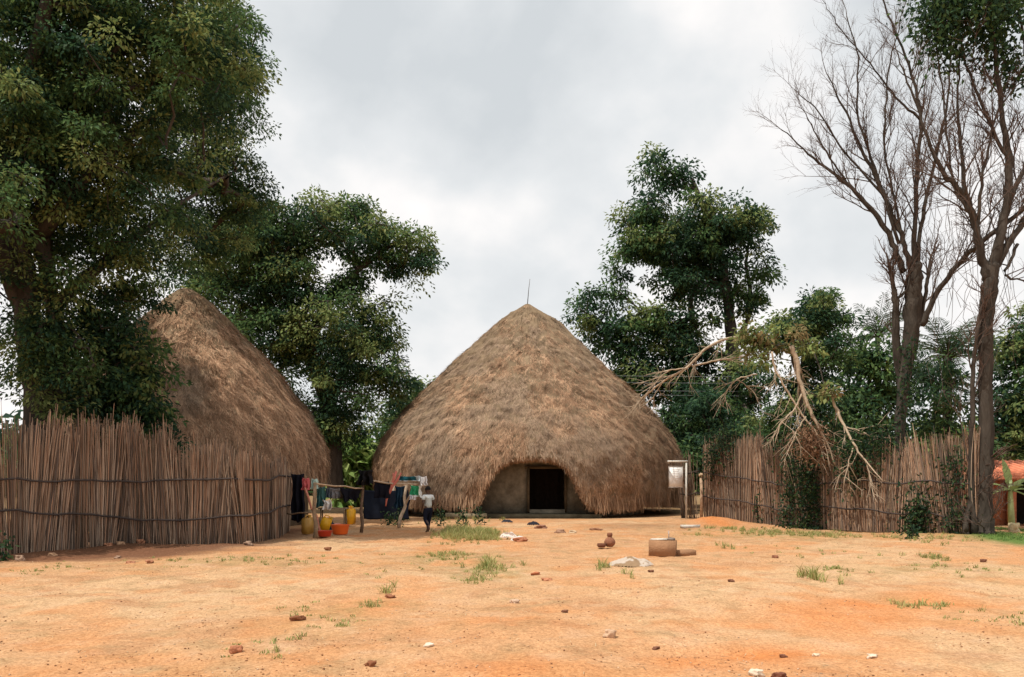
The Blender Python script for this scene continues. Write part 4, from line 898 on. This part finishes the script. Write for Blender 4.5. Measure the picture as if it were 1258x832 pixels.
rock(749, 781, 15, 11, (.62, .42, .28), 'rounded peach coloured stone right of centre in the foreground')
rock(632, 738, 12, 5, (.6, .42, .3), 'small pale stone with a dark underside in the middle of the yard')
rock(928, 825, 17, 9, (.75, .62, .48), 'whitish flat stone at the bottom edge right of centre')
rock(957, 830, 15, 8, (.20, .08, .05), 'dark brown stone at the bottom edge beside the whitish flat one')
rock(962, 803, 8, 5, ck, 'small dark stone just above the bottom right pair')
rock(1071, 804, 12, 5, (.72, .58, .45), 'pale flat stone in the lower right foreground')
rock(1003, 796, 8, 5, (.70, .55, .40), 'small pale pebble on the orange earth lower right')
rock(805, 789, 8, 4, ck, 'dark pebble right of the rounded peach stone')
rock(694, 752, 7, 4, ck, 'dark pebble in the middle of the bare ground')
rock(1208, 690, 7, 5, ck, 'small dark stone near the right edge below the two trunked tree')
rock(953, 685, 8, 4, (.28, .12, .07), 'small dark red stone on the sand right of the cement block')
rock(898, 716, 7, 4, ck, 'dark chip on the sand below the cement block')
rock(640, 667, 13, 6, rd_, 'orange red stone just below the crumpled white sacks')
rock(658, 706, 12, 5, (.45, .16, .08), 'red clod lying below the green tufts left of the bundle of cloth')
rock(672, 712, 12, 4, (.50, .22, .12), 'flat reddish clod right of the red clod')
rock(480, 730, 13, 5, (.30, .13, .07), 'dark clod at the foot of the single weed left of centre')
rock(688, 653, 14, 5, (.35, .2, .13), 'brown stone leftmost of the row before the hut entrance')
rock(703, 654, 9, 5, (.6, .45, .3), 'pale stone in the middle of the row before the hut entrance')
rock(732, 650, 12, 4, (.33, .17, .1), 'brown stone at the right end of the row before the hut entrance')
rock(665, 648, 15, 5, (.3, .15, .1), 'reddish stone between the hut steps and the crumpled sacks')
rock(815 - 15, 704, 6, 4, ck, 'dark chip below the bundle of cloth')
rock(366, 758, 14, 7, (.24, .10, .05), 'dark root lump among sparse grass left of centre')
rock(403, 673, 8, 5, (.25, .11, .06), 'small dark stone in front of the washing area')
rock(1246, 653, 15, 13, (.60, .50, .30), 'pale yellowish boulder at the foot of the red brick house')
def flatstone(px, py, w, h, col, label, name, cat, mat='stone', rz=.2, d=.5):
    g = G(px, py); s = w / F * g[1]; hh_ = h / F * g[1]; m = MB(); V, f = box((g[0], g[1], hh_ * .45), (s, s * d, hh_), rz, .01); m.add(V, f, col)
    return tag(m.build(name, M[mat], None, False, (g[0], g[1], 0)), label, cat)
flatstone(848, 648.5, 22, 4, (.62, .58, .52), 'flat pale slab lying on the ground near the foot of the sign post', 'paving_slab', 'slab')
flatstone(92, 671, 21, 10, (.52, .24, .14), 'large red brick lying against the foot of the left fence', 'brick', 'brick')
brk = [(75, 674, 10, 11, 'reddish broken brick standing just left of the large red brick'), (107, 672, 10, 7, 'broken brick piece touching the right side of the large red brick'), (123, 670, 10, 6, 'orange brick fragment a step right of the large red brick'), (133, 671, 9, 5, 'dull brick fragment in the middle of the rubble row along the left fence'), (148, 670, 9, 5, 'grey brown stone in the rubble row along the left fence'),
       (174, 669, 9, 6, 'pale stone near the right end of the rubble row along the left fence'), (24, 688, 11, 8, 'lone orange stone at the far left fence foot'), (65, 681, 9, 5, 'small stone on the dark earth below the large red brick'), (160, 692, 12, 4, 'dark clod on the shaded earth before the left fence'), (184, 692, 9, 5, 'reddish clod right of the dark clod on the shaded earth'), (305, 668, 10, 6, 'reddish stone at the fence foot near its right end'), (145, 684, 8, 4, 'pale chip on the shaded earth before the left fence')]
for a_, b_, c_, d_, lab in brk: rock(a_, b_, c_, d_, [(.45, .21, .12), (.36, .24, .17), (.5, .3, .18)][(a_ + b_) % 3], lab)

# clay bottle gourd pot and bowl
g = G(749, 672); o = tuple(g); k = g[1] / F
pt = thing('clay_pot', 'round clay pot with a small pot stacked on its neck in the yard', 'pot', g)
mb = MB(); mb.add(*lathe([(0, 0), (3.6 * k, .2 * k), (6.6 * k, 3.5 * k), (7 * k, 6.5 * k), (5.2 * k, 10 * k), (3, 12) and (3 * k, 11.6 * k), (2.6 * k, 12.6 * k), (0, 12.6 * k)], o, 22)); mb.build('body', M['clay'], pt, True, o)
mb = MB(); mb.add(*lathe([(0, 12.2 * k), (2.6 * k, 12.3 * k), (3.5 * k, 14.5 * k), (3 * k, 16.8 * k), (2.2 * k, 17.4 * k), (0, 17.5 * k)], o, 16), (.8, .75, .75)); mb.build('stopper', M['clay'], pt, True, o)
g = G(739, 672.5); k = g[1] / F
mb = MB(); mb.add(*lathe([(0, 0), (4 * k, 0), (5.4 * k, 2 * k), (5.4 * k, 4.6 * k), (4.8 * k, 4.8 * k), (4.6 * k, 2.4 * k), (0, 1.2 * k)], tuple(g), 20), (.6, .55, .55)); tag(mb.build('clay_bowl', M['clay'], None, True, tuple(g)), 'low dark clay bowl beside the round clay pot', 'bowl')

# cement block with step
g = G(823, 684); o = (g[0], g[1], 0); rt = thing('cement_block', 'brown cement block with a low step in the middle right of the yard', 'block', o); k = g[1] / F
rz = -.38
def blk(lx, ly, z0, sx, sy, sz, jit=.006, rz=rz):
    c_, s_ = math.cos(rz), math.sin(rz); return box((g[0] + lx * c_ - ly * s_, g[1] + .35 + lx * s_ + ly * c_, z0 + sz / 2), (sx, sy, sz), rz, jit)
bc = (.36, .20, .11)
mb = MB(); mb.add(*blk(-.08, -.02, -.02, .56, .26, .34), bc); mb.build('block', M['cement'], rt, False, o)
mb = MB(); mb.add(*blk(.38, .14, -.02, .50, .30, .12, rz=.06), bc); mb.build('step', M['cement'], rt, False, o)
mb = MB(); mb.add(*blk(-.15, -.02, .322, .36, .22, .02), (.72, .66, .58)); mb.build('cement_cap', M['cement'], rt, False, o)
mb = MB(); mb.add(*blk(.11, -.02, .322, .12, .16, .05), (.25, .2, .17)); mb.add(*tube([(g[0] + .03, g[1] + .3, .32), (g[0] + .035, g[1] + .3, .44), (g[0] + .03, g[1] + .3, .52)], [.012, .012, .016], 5), (.5, .4, .35)); mb.build('iron_bolt', M['cement'], rt, False, o)

# crumpled cloth heaps
def heap(px, py, wpx, hpx, col, label, name, cat, seed, dep=.5, col2=None):
    g = G(px, py); w = wpx / F * g[1]; h = hpx / F * g[1] * 1.0; n_ = 40; a = np.linspace(-1, 1, n_); X, Yv = np.meshgrid(a, a)
    rr_ = np.sqrt(X ** 2 + Yv ** 2); edge = 1 + .25 * (fbm(np.arctan2(Yv, X) * 2 + 5, 0 * X, 3, seed) - .5)
    Z = h * .6 * np.clip(1 - (rr_ / edge) ** 2, 0, 1) ** .6 * (.45 + 1.0 * fbm(X * 3 + seed, Yv * 3, 4, seed)) - .005
    V = np.stack([g[0] + X * w / 2, g[1] + Yv * w * dep / 2, Z], -1).reshape(-1, 3)
    keep = (rr_ < edge)
    i_ = np.arange(n_ - 1)[:, None] * n_; j_ = np.arange(n_ - 1)[None]; kk_ = keep[:-1, :-1] & keep[1:, 1:] & keep[:-1, 1:] & keep[1:, :-1]
    Q = np.stack([i_ + j_, i_ + j_ + 1, i_ + n_ + j_ + 1, i_ + n_ + j_], -1)[kk_]
    cc_ = np.tile(np.array(col), (n_ * n_, 1)).astype(float)
    if col2 is not None:
        mk = (fbm(X * 2.3, Yv * 2.3, 3, seed + 4) > .56).ravel(); cc_[mk] = col2
    m = MB(); m.add(V, Q, cc_); return tag(m.build(name, M['cloth'], None, True, (g[0], g[1], 0)), label, cat)
heap(775, 695, 58, 17, (.50, .42, .35), 'large pale bundle of crumpled cloth with brown scraps on the sand', 'cloth_bundle', 'cloth', 3, .9, (.3, .2, .12))
heap(625, 661, 22, 12, (.70, .62, .55), 'crumpled white sack nearer the green grass patch', 'sack', 'sack', 5, .8, (.4, .3, .25))
heap(638, 665, 22, 10, (.66, .62, .58), 'smoother white sack right of the crumpled one', 'sack', 'sack', 6, .6)
heap(655, 645.5, 16, 8, (.03, .03, .04), 'black crumpled rag before the hut steps', 'rag', 'cloth', 7)
heap(623, 642, 16, 6, (.04, .04, .05), 'small dark rag under the eave left of the entrance', 'rag', 'cloth', 8)

# ------------------------------------------------------------------ grass
def grass(name, label, cat, patches, kind='stuff', cols=None):
    m = MB(); cols = np.array(cols if cols is not None else [(.34, .34, .12), (.24, .29, .09), (.46, .38, .17), (.38, .37, .14)])
    for (px, py, rx, ry, nb, hh_) in patches:
        g = G(px, py); wx = rx / F * g[1]; y1_ = G(px, py - ry)[1]; y2_ = G(px, py + ry)[1]; wyy = (y1_ - y2_) / 2
        nt_ = max(1, nb // 12); ux = rng.normal(0, .5, (nt_, 2))
        tx_ = g[0] + ux[:, 0] * wx; ty_ = (y1_ + y2_) / 2 + ux[:, 1] * wyy
        x = np.repeat(tx_, 12) + rng.normal(0, .03, nt_ * 12); y = np.repeat(ty_, 12) + rng.normal(0, .03, nt_ * 12); T = len(x)
        C = np.stack([x, y, height(x, y)], -1); D = rng.normal(0, .38, (T, 3)); D[:, 2] = 1; D /= np.linalg.norm(D, axis=1, keepdims=True)
        Ln = (hh_ * np.repeat(rng.uniform(.5, 1.3, nt_), 12) * rng.uniform(.5, 1.2, T))[:, None]; a = rng.uniform(0, 6.3, T); sd = np.stack([np.cos(a), np.sin(a), 0 * a], -1) * rng.uniform(.004, .009, T)[:, None]
        mid = C + D * Ln * .55; tip = C + D * Ln + np.stack([D[:, 0], D[:, 1], 0 * x], -1) * Ln * .5 - np.array([0, 0, .12]) * Ln
        V = np.stack([C - sd, C + sd, mid + sd * .8, mid - sd * .8, tip], 1).reshape(-1, 3); b_ = (np.arange(T) * 5)[:, None]
        m.add(V, [b_ + np.array([[0, 1, 2, 3]]), b_ + np.array([[3, 2, 4]])], np.repeat(cols[rng.integers(0, len(cols), T)] * rng.uniform(.8, 1.3, (T, 1)), 5, 0))
    return tag(m.build(name, M['grass']), label, cat, kind=kind)
grass('grass', None, None, [(575, 657, 34, 5, 2600, .24), (560, 655, 20, 4, 1500, .28), (592, 657, 18, 4, 1400, .26), (575, 658, 44, 8, 1000, .12), (600, 661, 18, 3, 500, .14), (560, 684, 36, 5, 420, .10), (540, 682, 20, 4, 220, .08), (602, 700, 34, 8, 380, .14), (598, 698, 8, 4, 160, .26), (578, 712, 28, 4, 200, .08),
    (480, 722, 7, 8, 70, .2), (455, 738, 26, 6, 110, .08), (400, 770, 50, 18, 170, .06), (320, 795, 60, 22, 130, .05), (370, 745, 36, 12, 100, .06), (500, 700, 90, 20, 160, .05),
    (960, 654, 60, 5, 1500, .13), (1010, 657, 40, 4, 900, .12), (900, 650, 30, 3, 500, .12), (1120, 664, 14, 6, 260, .16), (1145, 661, 60, 5, 600, .1), (1150, 686, 18, 4, 260, .12), (996, 708, 14, 6, 200, .22), (1030, 700, 20, 4, 200, .08), (1135, 738, 30, 6, 220, .09), (1112, 742, 14, 4, 80, .07),
    (745, 700, 9, 7, 90, .20), (772, 708, 6, 5, 40, .17), (888, 672, 8, 4, 90, .15), (1180, 700, 60, 10, 260, .07), (1215, 760, 60, 14, 200, .06), (300, 690, 160, 6, 700, .06), (60, 700, 60, 8, 200, .07), (1000, 680, 80, 10, 180, .08), (560, 640, 60, 3, 500, .2), (860, 655, 20, 3, 150, .12)])
grass('lawn', None, None, [(1255, 660, 40, 9, 4000, .07), (1240, 650, 30, 4, 2500, .07)], cols=[(.16, .26, .06), (.11, .2, .05), (.2, .3, .08)])
n = 3000; m_ = MB(); yy = 6 + 18 * rng.random(n); xx = (rng.random(n) * 2 - 1) * yy * .68; kp = fbm(xx * .5, yy * .5, 3, 61) > .52; xx, yy = xx[kp], yy[kp]; n = len(xx); a = rng.uniform(0, 6.3, n); ln = rng.uniform(.03, .12, n)
D = np.stack([np.cos(a) * ln, np.sin(a) * ln, rng.uniform(0, .015, n)], -1); C = np.stack([xx, yy, height(xx, yy) + .004], -1); sd = np.stack([-np.sin(a), np.cos(a), 0 * a], -1) * .003
m_.add(np.stack([C - sd, C + sd, C + D + sd, C + D - sd], 1).reshape(-1, 3), np.arange(n * 4).reshape(-1, 4), np.repeat(np.array([[.55, .4, .24], [.3, .2, .12], [.62, .5, .32]])[rng.integers(0, 3, n)], 4, 0)); tag(m_.build('straw_litter', M['grass']), kind='stuff')
# broad leaved weeds as plants
for px, py, h, lab in ((490, 646, .55, 'dark leafy weed at the foot of the crooked forked post'), (478, 645, .4, 'low leafy weed left of the crooked forked post'), (569, 645, .5, 'spiky weed rising at the back of the green grass patch, left one'), (588, 643, .6, 'tall spiky weed behind the green grass patch near the step'), (541, 645, .5, 'weed right of the walking person beneath the eave'), (1118, 662, .3, 'small weed standing before the fence left of the two trunked tree'), (5, 688, .4, 'dark weed at the far left end of the fence foot')):
    g = G(px, py); leafy('weed', lab, 'weed', [(g[0], g[1], .02), (g[0] + .04, g[1], h * .5), (g[0] - .02, g[1], h)], 90, .13, .11)

# ------------------------------------------------------------------ washing area
def pole(m, a, b, r=.03, col=(1, 1, 1), wob=.02):
    a = np.array(a); b = np.array(b); k = np.linspace(0, 1, 6)[:, None]; p = a + (b - a) * k; p[1:-1] += rng.normal(0, wob, (4, 3)); m.add(*tube(p, np.linspace(r, r * .8, 6), 7), col)
g = G(444, 654.5); rk = thing('drying_rack', 'rough pole drying rack with crooked posts between the two huts', 'rack', g); o = tuple(g)
RY = 25.0
def RP(px, py, Y=RY): return P(px, py, Y)
mb = MB(); pole(mb, G(444, 654.5), RP(446, 590, 24.3), .055, (.35, .3, .28)); mb.build('post', M['palebark'], rk, True, o)
gA = G(490, 648.5); mb = MB(); mb.add(*tube([tuple(gA), RP(492, 636, 26.8), RP(498, 622, 26.8), RP(497, 610, 26.8), RP(500, 594, 26.8)], [.06, .06, .055, .05, .045], 7)); mb.add(*tube([RP(498, 620, 26.8), RP(505, 606, 26.8), RP(506, 594, 26.8)], [.04, .03, .025], 6)); mb.build('post', M['palebark'], rk, True, o)
gB = G(479, 643); mb = MB(); pole(mb, gB, RP(484, 594, gB[1]), .05); mb.build('post', M['palebark'], rk, True, o)
mb = MB(); pole(mb, RP(446, 591, 24.3), RP(517, 595.5, 26.7), .03); mb.build('rail', M['palebark'], rk, True, o)
g2 = G(387, 661); rk2 = thing('washing_line', 'low pole line between a short grey post and the drying rack near the left fence', 'rack', g2); o2 = tuple(g2)
mb = MB(); pole(mb, g2, P(387, 593, g2[1]), .06, (.55, .5, .45)); mb.build('post', M['palebark'], rk2, True, o2)
mb = MB(); pole(mb, P(386, 594, g2[1]), P(446, 600, 24.1), .025, (1, .95, .9)); mb.build('rail', M['palebark'], rk2, True, o2)
mb = MB(); pole(mb, P(353, 631, 24.6), P(388, 629.5, g2[1]), .022, (1, .9, .8)); mb.build('rail', M['palebark'], rk2, True, o2)
def cloth(px0, px1, py0, py1, Y, col, label, name='cloth', cat='cloth', taper=0, skew=0, seed=1, Y1=None, ragged=.12, col2=None, fold=.06, group=None):
    """hanging fabric: gathered folds, ragged hem, some thickness"""
    nx_, nz_ = 24, 18; Y1 = Y if Y1 is None else Y1; u = np.linspace(0, 1, nx_); v = np.linspace(0, 1, nz_); U, Vv = np.meshgrid(u, v)
    ym = Y + (Y1 - Y) * U; pxm = px0 + (px1 - px0) * (U * (1 - taper * Vv) + taper * Vv * .5) + skew * Vv
    pxm = pxm + (fbm(Vv * 3 + seed, U * 1.5, 3, seed + 40) - .5) * min(abs(px1 - px0) * .38, 5)
    hem = 1 - ragged * 1.8 * fbm(U * 3.5, 0 * U, 3, seed) ; pym = py0 + (py1 - py0) * Vv * hem + 1.2 * np.sin(U * math.pi) * (1 - Vv)
    V = np.stack([(pxm - 629) / F * ym, ym + fold * np.sin(U * 17 + seed) * (.3 + Vv) + fold * .6 * np.sin(U * 7 + Vv * 3), EYE + (HOR - pym) / F * ym], -1)
    V2 = V + np.array([0, .02, 0]); i_ = np.arange(nz_ - 1)[:, None] * nx_; j_ = np.arange(nx_ - 1)[None]; Q = np.stack([i_ + j_, i_ + nx_ + j_, i_ + nx_ + j_ + 1, i_ + j_ + 1], -1).reshape(-1, 4)
    m = MB(); cc_ = np.tile(np.array(col, float), (nx_ * nz_, 1))
    if col2 is not None: cc_[((U > .8) | (Vv > .85)).ravel()] = col2
    m.add(V.reshape(-1, 3), Q, cc_); m.add(V2.reshape(-1, 3), Q[:, ::-1], cc_)
    nn_ = nx_ * nz_; e1 = np.arange(nx_ - 1); bt = (nz_ - 1) * nx_ + e1; sdl = np.arange(nz_ - 1) * nx_; sdr = sdl + nx_ - 1
    m.F += [np.stack([e1, e1 + 1, e1 + 1 + nn_, e1 + nn_], -1), np.stack([bt + 1, bt, bt + nn_, bt + 1 + nn_], -1), np.stack([sdl + nx_, sdl, sdl + nn_, sdl + nx_ + nn_], -1), np.stack([sdr, sdr + nx_, sdr + nx_ + nn_, sdr + nn_], -1)]
    lo = V.reshape(-1, 3).mean(0)
    return tag(m.build(name, M['cloth'], None, True, tuple(lo)), label, cat, group)
blk_ = (.012, .012, .018)
cloth(357, 373, 582, 648, 24.4, blk_, 'long black garment hanging on the end of the left reed fence', 'garment', 'garment', .0, 1, 2, fold=.12)
cloth(371, 380, 587, 604, 24.0, (.62, .14, .14), 'crimson cloth draped beside the long black garment', 'cloth', seed=3)
mb = MB(); pole(mb, P(375, 600, 23.6), G(389, 660) + np.array([0, .6, 0]), .035, (1.2, .6, .55)); tag(mb.build('leaning_pole', M['palebark'], None, True, tuple(G(389, 660))), 'reddish pole leaning on the short grey post', 'pole')
cloth(383, 390, 588, 603, 22.6, (.45, .60, .55), 'pale mint cloth tied on top of the short grey post', 'cloth', seed=4, taper=-.2)
cloth(389, 400, 598, 627, 23.0, (.05, .13, .13), 'dark teal cloth hanging next to the short grey post', 'cloth', seed=5)
cloth(399, 405, 599, 613, 23.2, (.07, .09, .12), 'narrow slate cloth left of the light grey one on the low line', 'cloth', seed=15)
cloth(405, 418, 599.5, 614, 23.4, (.17, .17, .18), 'grey cloth pegged in the middle of the low line', 'cloth', seed=6, Y1=23.7)
cloth(395, 408, 614, 628, 22.9, (.68, .66, .64), 'bunched white cloth above the yellow jerrycans', 'cloth', seed=7, taper=.3, fold=.1)
cloth(417, 446, 599, 624, 23.7, blk_, 'wide black cloth sagging left of the dark rack post', 'cloth', seed=8, Y1=24.1, taper=.45, skew=-1, ragged=.3)
cloth(440, 456, 577, 598, 24.2, (.015, .014, .016), 'black bundle heaped on top of the dark rack post', 'cloth', seed=9, fold=.16, taper=-.2)
cloth(459, 478, 591.5, 613, 24.75, (.010, .010, .016), 'black square cloth hanging right of the dark rack post', 'cloth', seed=10, Y1=25.4, ragged=.05)
cloth(446, 502, 602, 642, 29.2, (.012, .015, .025), 'broad near-black sheet put in for the hut shade behind the rack', 'shade_sheet', 'shade_sheet', seed=11, ragged=.08)  # dark cloth added to stand for the shade behind the rack
cloth(485, 497, 597, 628, 27.4, (.015, .035, .06), 'dark blue cloth between the two crooked rack posts', 'cloth', seed=12)
cloth(490, 516, 584.5, 592, 26.5, (.02, .09, .11), 'teal cloth with white trim lying over the right end of the rack', 'cloth', seed=13, col2=(.6, .66, .68))
cloth(514, 524, 585, 598, 26.5, (.80, .78, .78), 'white cloth draped on the far right corner of the rack', 'cloth', seed=14, skew=2)
cloth(504, 518, 596, 612, 26.6, (.05, .36, .17), 'bright green cloth hanging from the right end of the rack', 'cloth', seed=16, col2=(.7, .72, .7), ragged=.1)
cloth(503, 511, 608, 615, 26.4, (.8, .78, .8), 'small white cloth peeking beneath the bright green cloth', 'cloth', seed=17)
# red forked strips
mb = MB()
mb.add(*tube([P(487, 579, 25.5), P(484, 588, 25.5), P(480, 600, 25.5), P(475, 614, 25.5), P(474, 622, 25.5)], [.035, .05, .05, .035, .02], 6), (.68, .22, .17))
mb.add(*tube([P(493, 581, 25.5), P(488, 590, 25.5), P(482, 598, 25.5), P(477, 610, 25.5)], [.02, .045, .045, .03], 6), (.62, .2, .16)); mb.add(*tube([P(483, 581, 25.5), P(484, 590, 25.5)], [.02, .04], 6), (.68, .24, .18))
tag(mb.build('red_scarf', M['cloth'], None, True, tuple(P(484, 595, 25.5))), 'coral red scarf knotted over the rack rail with two ends sticking up', 'scarf')

def jerrycan(px, py, h, label, rz=0, tilt=0, col=(.85, .43, .015)):
    g = G(px, py); s = h / F * g[1]; t = thing('jerrycan', label, 'jerrycan', g, rz, 'yellow jerrycans by the washing area'); t.rotation_euler = (0, tilt, rz)
    bm = bmesh.new(); bmesh.ops.create_cube(bm, size=1); bmesh.ops.bevel(bm, geom=bm.edges[:], offset=.09, segments=3, affect='EDGES')
    V = np.array([v.co[:] for v in bm.verts]) * np.array([.62 * s, .42 * s, .82 * s]) + np.array([0, 0, .41 * s]); V[:, 0] *= 1 - .12 * np.clip(V[:, 2] / s - .5, 0, 1)
    m = MB(); 
    fa = {}
    for f in bm.faces: fa.setdefault(len(f.verts), []).append([v.index for v in f.verts])
    m.add(V, [np.array(v) for v in fa.values()], col); bm.free(); m.build('body', M['plastic'], t, True)
    m = MB(); m.add(*tube([(-.2 * s, 0, .8 * s), (-.18 * s, 0, .95 * s), (.08 * s, 0, .95 * s), (.12 * s, 0, .8 * s)], .04 * s, 6), col); m.build('handle', M['plastic'], t, True)
    m = MB(); m.add(*lathe([(.085 * s, .78 * s), (.085 * s, .96 * s), (0, .97 * s)], (.22 * s, 0, 0), 12), (.5, .3, .03)); m.build('cap', M['plastic'], t, True)
    return t
jerrycan(378, 656, 24, 'dull yellow jerrycan in the shade behind the long black garment', 1.3, 0, (.5, .28, .06))
jerrycan(397, 652, 20, 'bright yellow jerrycan tilted beside the red basin', .3, .35)
jerrycan(430.5, 644, 23, 'upright yellow jerrycan under the wide black cloth', 1.4)
def basin(px, py, w, h, col, label):
    g = G(px, py); k = g[1] / F; m = MB(); w, h = w * k / 2, h * k
    m.add(*lathe([(0, 0), (.72 * w, 0), (.78 * w, .1 * h), (.97 * w, .92 * h), (1.04 * w, h), (1.03 * w, .95 * h), (.94 * w, .9 * h), (.7 * w, .06 * h), (0, .05 * h)], tuple(g), 28), col); return tag(m.build('basin', M['plastic'], None, True, tuple(g)), label, 'basin')
basin(399, 659, 19, 7, (.55, .05, .02), 'low dark red basin beside the foot of the short grey post')
basin(418, 656.5, 23, 12, (.80, .14, .02), 'wide orange basin at the front of the washing area')
basin(413, 649, 12, 6, (.75, .35, .28), 'small pink basin behind the wide orange one')
basin(406, 651, 9, 8, (.015, .025, .06), 'small navy bucket between the tilted yellow jerrycan and the orange basin')
# low bench in shade
g = G(408, 647); tb_ = thing('washing_bench', 'low rough wooden bench under the hanging cloths', 'bench', g); o = tuple(g)
mb = MB(); mb.add(*box((g[0], g[1] + .2, .62), (1.0, .4, .05), .1, .008), (.5, .45, .4)); mb.build('seat', M['palebark'], tb_, False, o)
for sx in (-.42, .42):
    for sy in (.05, .35):
        mb = MB(); pole(mb, (g[0] + sx, g[1] + sy, 0), (g[0] + sx * .95, g[1] + sy, .6), .03, (.5, .45, .4), .006); mb.build('leg', M['palebark'], tb_, True, o)
heap(402, 645, 16, 14, (.05, .06, .08), 'dark clothes pile behind the yellow jerrycans', 'clothes_pile', 'cloth', 12)

# ------------------------------------------------------------------ person walking away
def skin_mesh(verts, edges, radii, levels=2):
    me = bpy.data.meshes.new('t'); me.from_pydata(verts, edges, []); ob = bpy.data.objects.new('t', me); COL.objects.link(ob)
    md = ob.modifiers.new('s', 'SKIN'); md.use_smooth_shade = True
    for k, r in enumerate(radii):
        me.skin_vertices[0].data[k].radius = (r if isinstance(r, tuple) else (r, r))
    me.skin_vertices[0].data[0].use_root = True
    sb = ob.modifiers.new('u', 'SUBSURF'); sb.levels = levels; sb.render_levels = levels
    dg = bpy.context.evaluated_depsgraph_get(); dg.update(); ev = ob.evaluated_get(dg); nm = bpy.data.meshes.new_from_object(ev)
    V = np.array([v.co[:] for v in nm.vertices]); fa = {}
    for p in nm.polygons: fa.setdefault(len(p.vertices), []).append(list(p.vertices))
    bpy.data.objects.remove(ob); bpy.data.meshes.remove(nm)
    return V, [np.array(v) for v in fa.values()]
gp_ = G(526, 655.0)
per = thing('person', 'barefoot child in pale shirt and dark trousers walking away beside the drying rack', 'person', gp_, R(38))
# local: +y away from viewer (walking direction slightly left), height 1.42
vs, es, rs = [], [], []
def J(p, r, parent=None):
    vs.append(p); rs.append(r); i_ = len(vs) - 1
    if parent is not None: es.append((parent, i_))
    return i_
pel = J((0, 0, .74), (.085, .10)); sp1 = J((0, .01, .88), (.075, .095), pel); ch = J((0, .02, 1.03), (.085, .12), sp1); sh = J((0, .01, 1.13), (.06, .08), ch); nk = J((0, .0, 1.19), (.036, .036), sh); hd0 = J((0, .01, 1.25), (.06, .058), nk); hd1 = J((0, .02, 1.33), (.078, .068), hd0); hd2 = J((0, .015, 1.39), (.05, .045), hd1)
nose = J((-.03, .10, 1.29), (.014, .014), hd0)
def leg(sx, knee, ank, toe):
    h = J((sx * .075, 0, .70), .075, pel); k = J(knee, .048, h); c = J(((knee[0] + ank[0]) / 2, (knee[1] + ank[1]) / 2 - .015, (knee[2] * .6 + ank[2] * .4)), .045, k); a = J(ank, .03, c); heel = J((ank[0], ank[1] - .03, ank[2] - .04), .026, a); t = J(toe, .022, a); t2 = J((toe[0] * 1.0, toe[1] + .05, toe[2] - .005), .014, t)
leg(-1, (-.10, .02, .42), (-.115, -.24, .17), (-.12, -.20, .07))
leg(1, (.085, .09, .40), (.085, .16, .075), (.09, .25, .03))
def arm(sx, el, wr):
    s0 = J((sx * .135, .01, 1.11), .045, sh); e_ = J(el, .034, s0); w = J(wr, .022, e_); d = np.array(wr) - np.array(el); d /= np.linalg.norm(d); pl_ = J(tuple(np.array(wr) + d * .045), (.03, .018), w)
    side = np.array([0, 1, 0.]) 
    for q, off in enumerate((-.024, -.008, .008, .024)):
        b = np.array(wr) + d * .085 + side * off; f1 = J(tuple(b), .0085, pl_); f2 = J(tuple(b + d * (.028 if q in (1, 2) else .02) + np.array([-sx * .008, 0, 0])), .007, f1)
    tb0 = J(tuple(np.array(wr) + d * .04 + side * .035), .009, pl_); J(tuple(np.array(wr) + d * .065 + side * .052), .008, tb0)
arm(-1, (-.20, -.05, .91), (-.19, .05, .74)); arm(1, (.19, -.03, .90), (.17, .10, .78))
V, f = skin_mesh(vs, es, rs); mb = MB(); mb.add(V, f); body = mb.build('body', M['skin'], per, True)
# hair cap
a_, b_ = np.meshgrid(np.linspace(0, 2 * math.pi, 24, endpoint=False), np.linspace(0.02, 1.75, 10)); rr_ = 1 + .02 * rng.normal(size=a_.shape)
V = np.stack([.086 * np.sin(b_) * np.cos(a_) * rr_, .012 + .094 * np.sin(b_) * np.sin(a_) * rr_, 1.325 + .098 * np.cos(b_) * rr_], -1); i_ = np.arange(9)[:, None] * 24; j_ = np.arange(24)[None]; k_ = (j_ + 1) % 24
mb = MB(); mb.add(V.reshape(-1, 3), np.stack([i_ + j_, i_ + 24 + j_, i_ + 24 + k_, i_ + k_], -1).reshape(-1, 4)); mb.build('hair', M['hair'], per, True)
# shirt
vs, es, rs = [], [], []
a0 = J((0, 0, .725), (.125, .158)); a1 = J((0, .01, .92), (.108, .145), a0); a2 = J((0, .015, 1.04), (.105, .15), a1); a3 = J((0, .01, 1.115), (.07, .12), a2); a4 = J((0, .005, 1.16), (.05, .055), a3)
for sx, el in ((-1, (-.185, -.02, .99)), (1, (.178, -.01, .985))):
    s0 = J((sx * .14, .01, 1.11), .062, a3); J(el, .062, s0)
V, f = skin_mesh(vs, es, rs); mb = MB(); cc_ = np.tile([.52, .56, .54], (len(V), 1)); cc_[(V[:, 2] > 1.07)] = (.72, .76, .76)
mb.add(V, f, cc_); mb.build('shirt', M['cloth'], per, True)
# trousers
vs, es, rs = [], [], []
p0 = J((0, 0, .80), (.108, .145)); p1 = J((0, 0, .72), (.105, .14), p0)
for sx, kn, an in ((-1, (-.10, .02, .42), (-.113, -.20, .22)), (1, (.085, .09, .40), (.085, .15, .13))):
    h = J((sx * .075, 0, .66), .088, p1); k = J(kn, .066, h); J(an, .052, k)
V, f = skin_mesh(vs, es, rs); mb = MB(); mb.add(V, f, (.014, .016, .028)); mb.build('trousers', M['cloth'], per, True)
print('objects', len(bpy.data.objects))
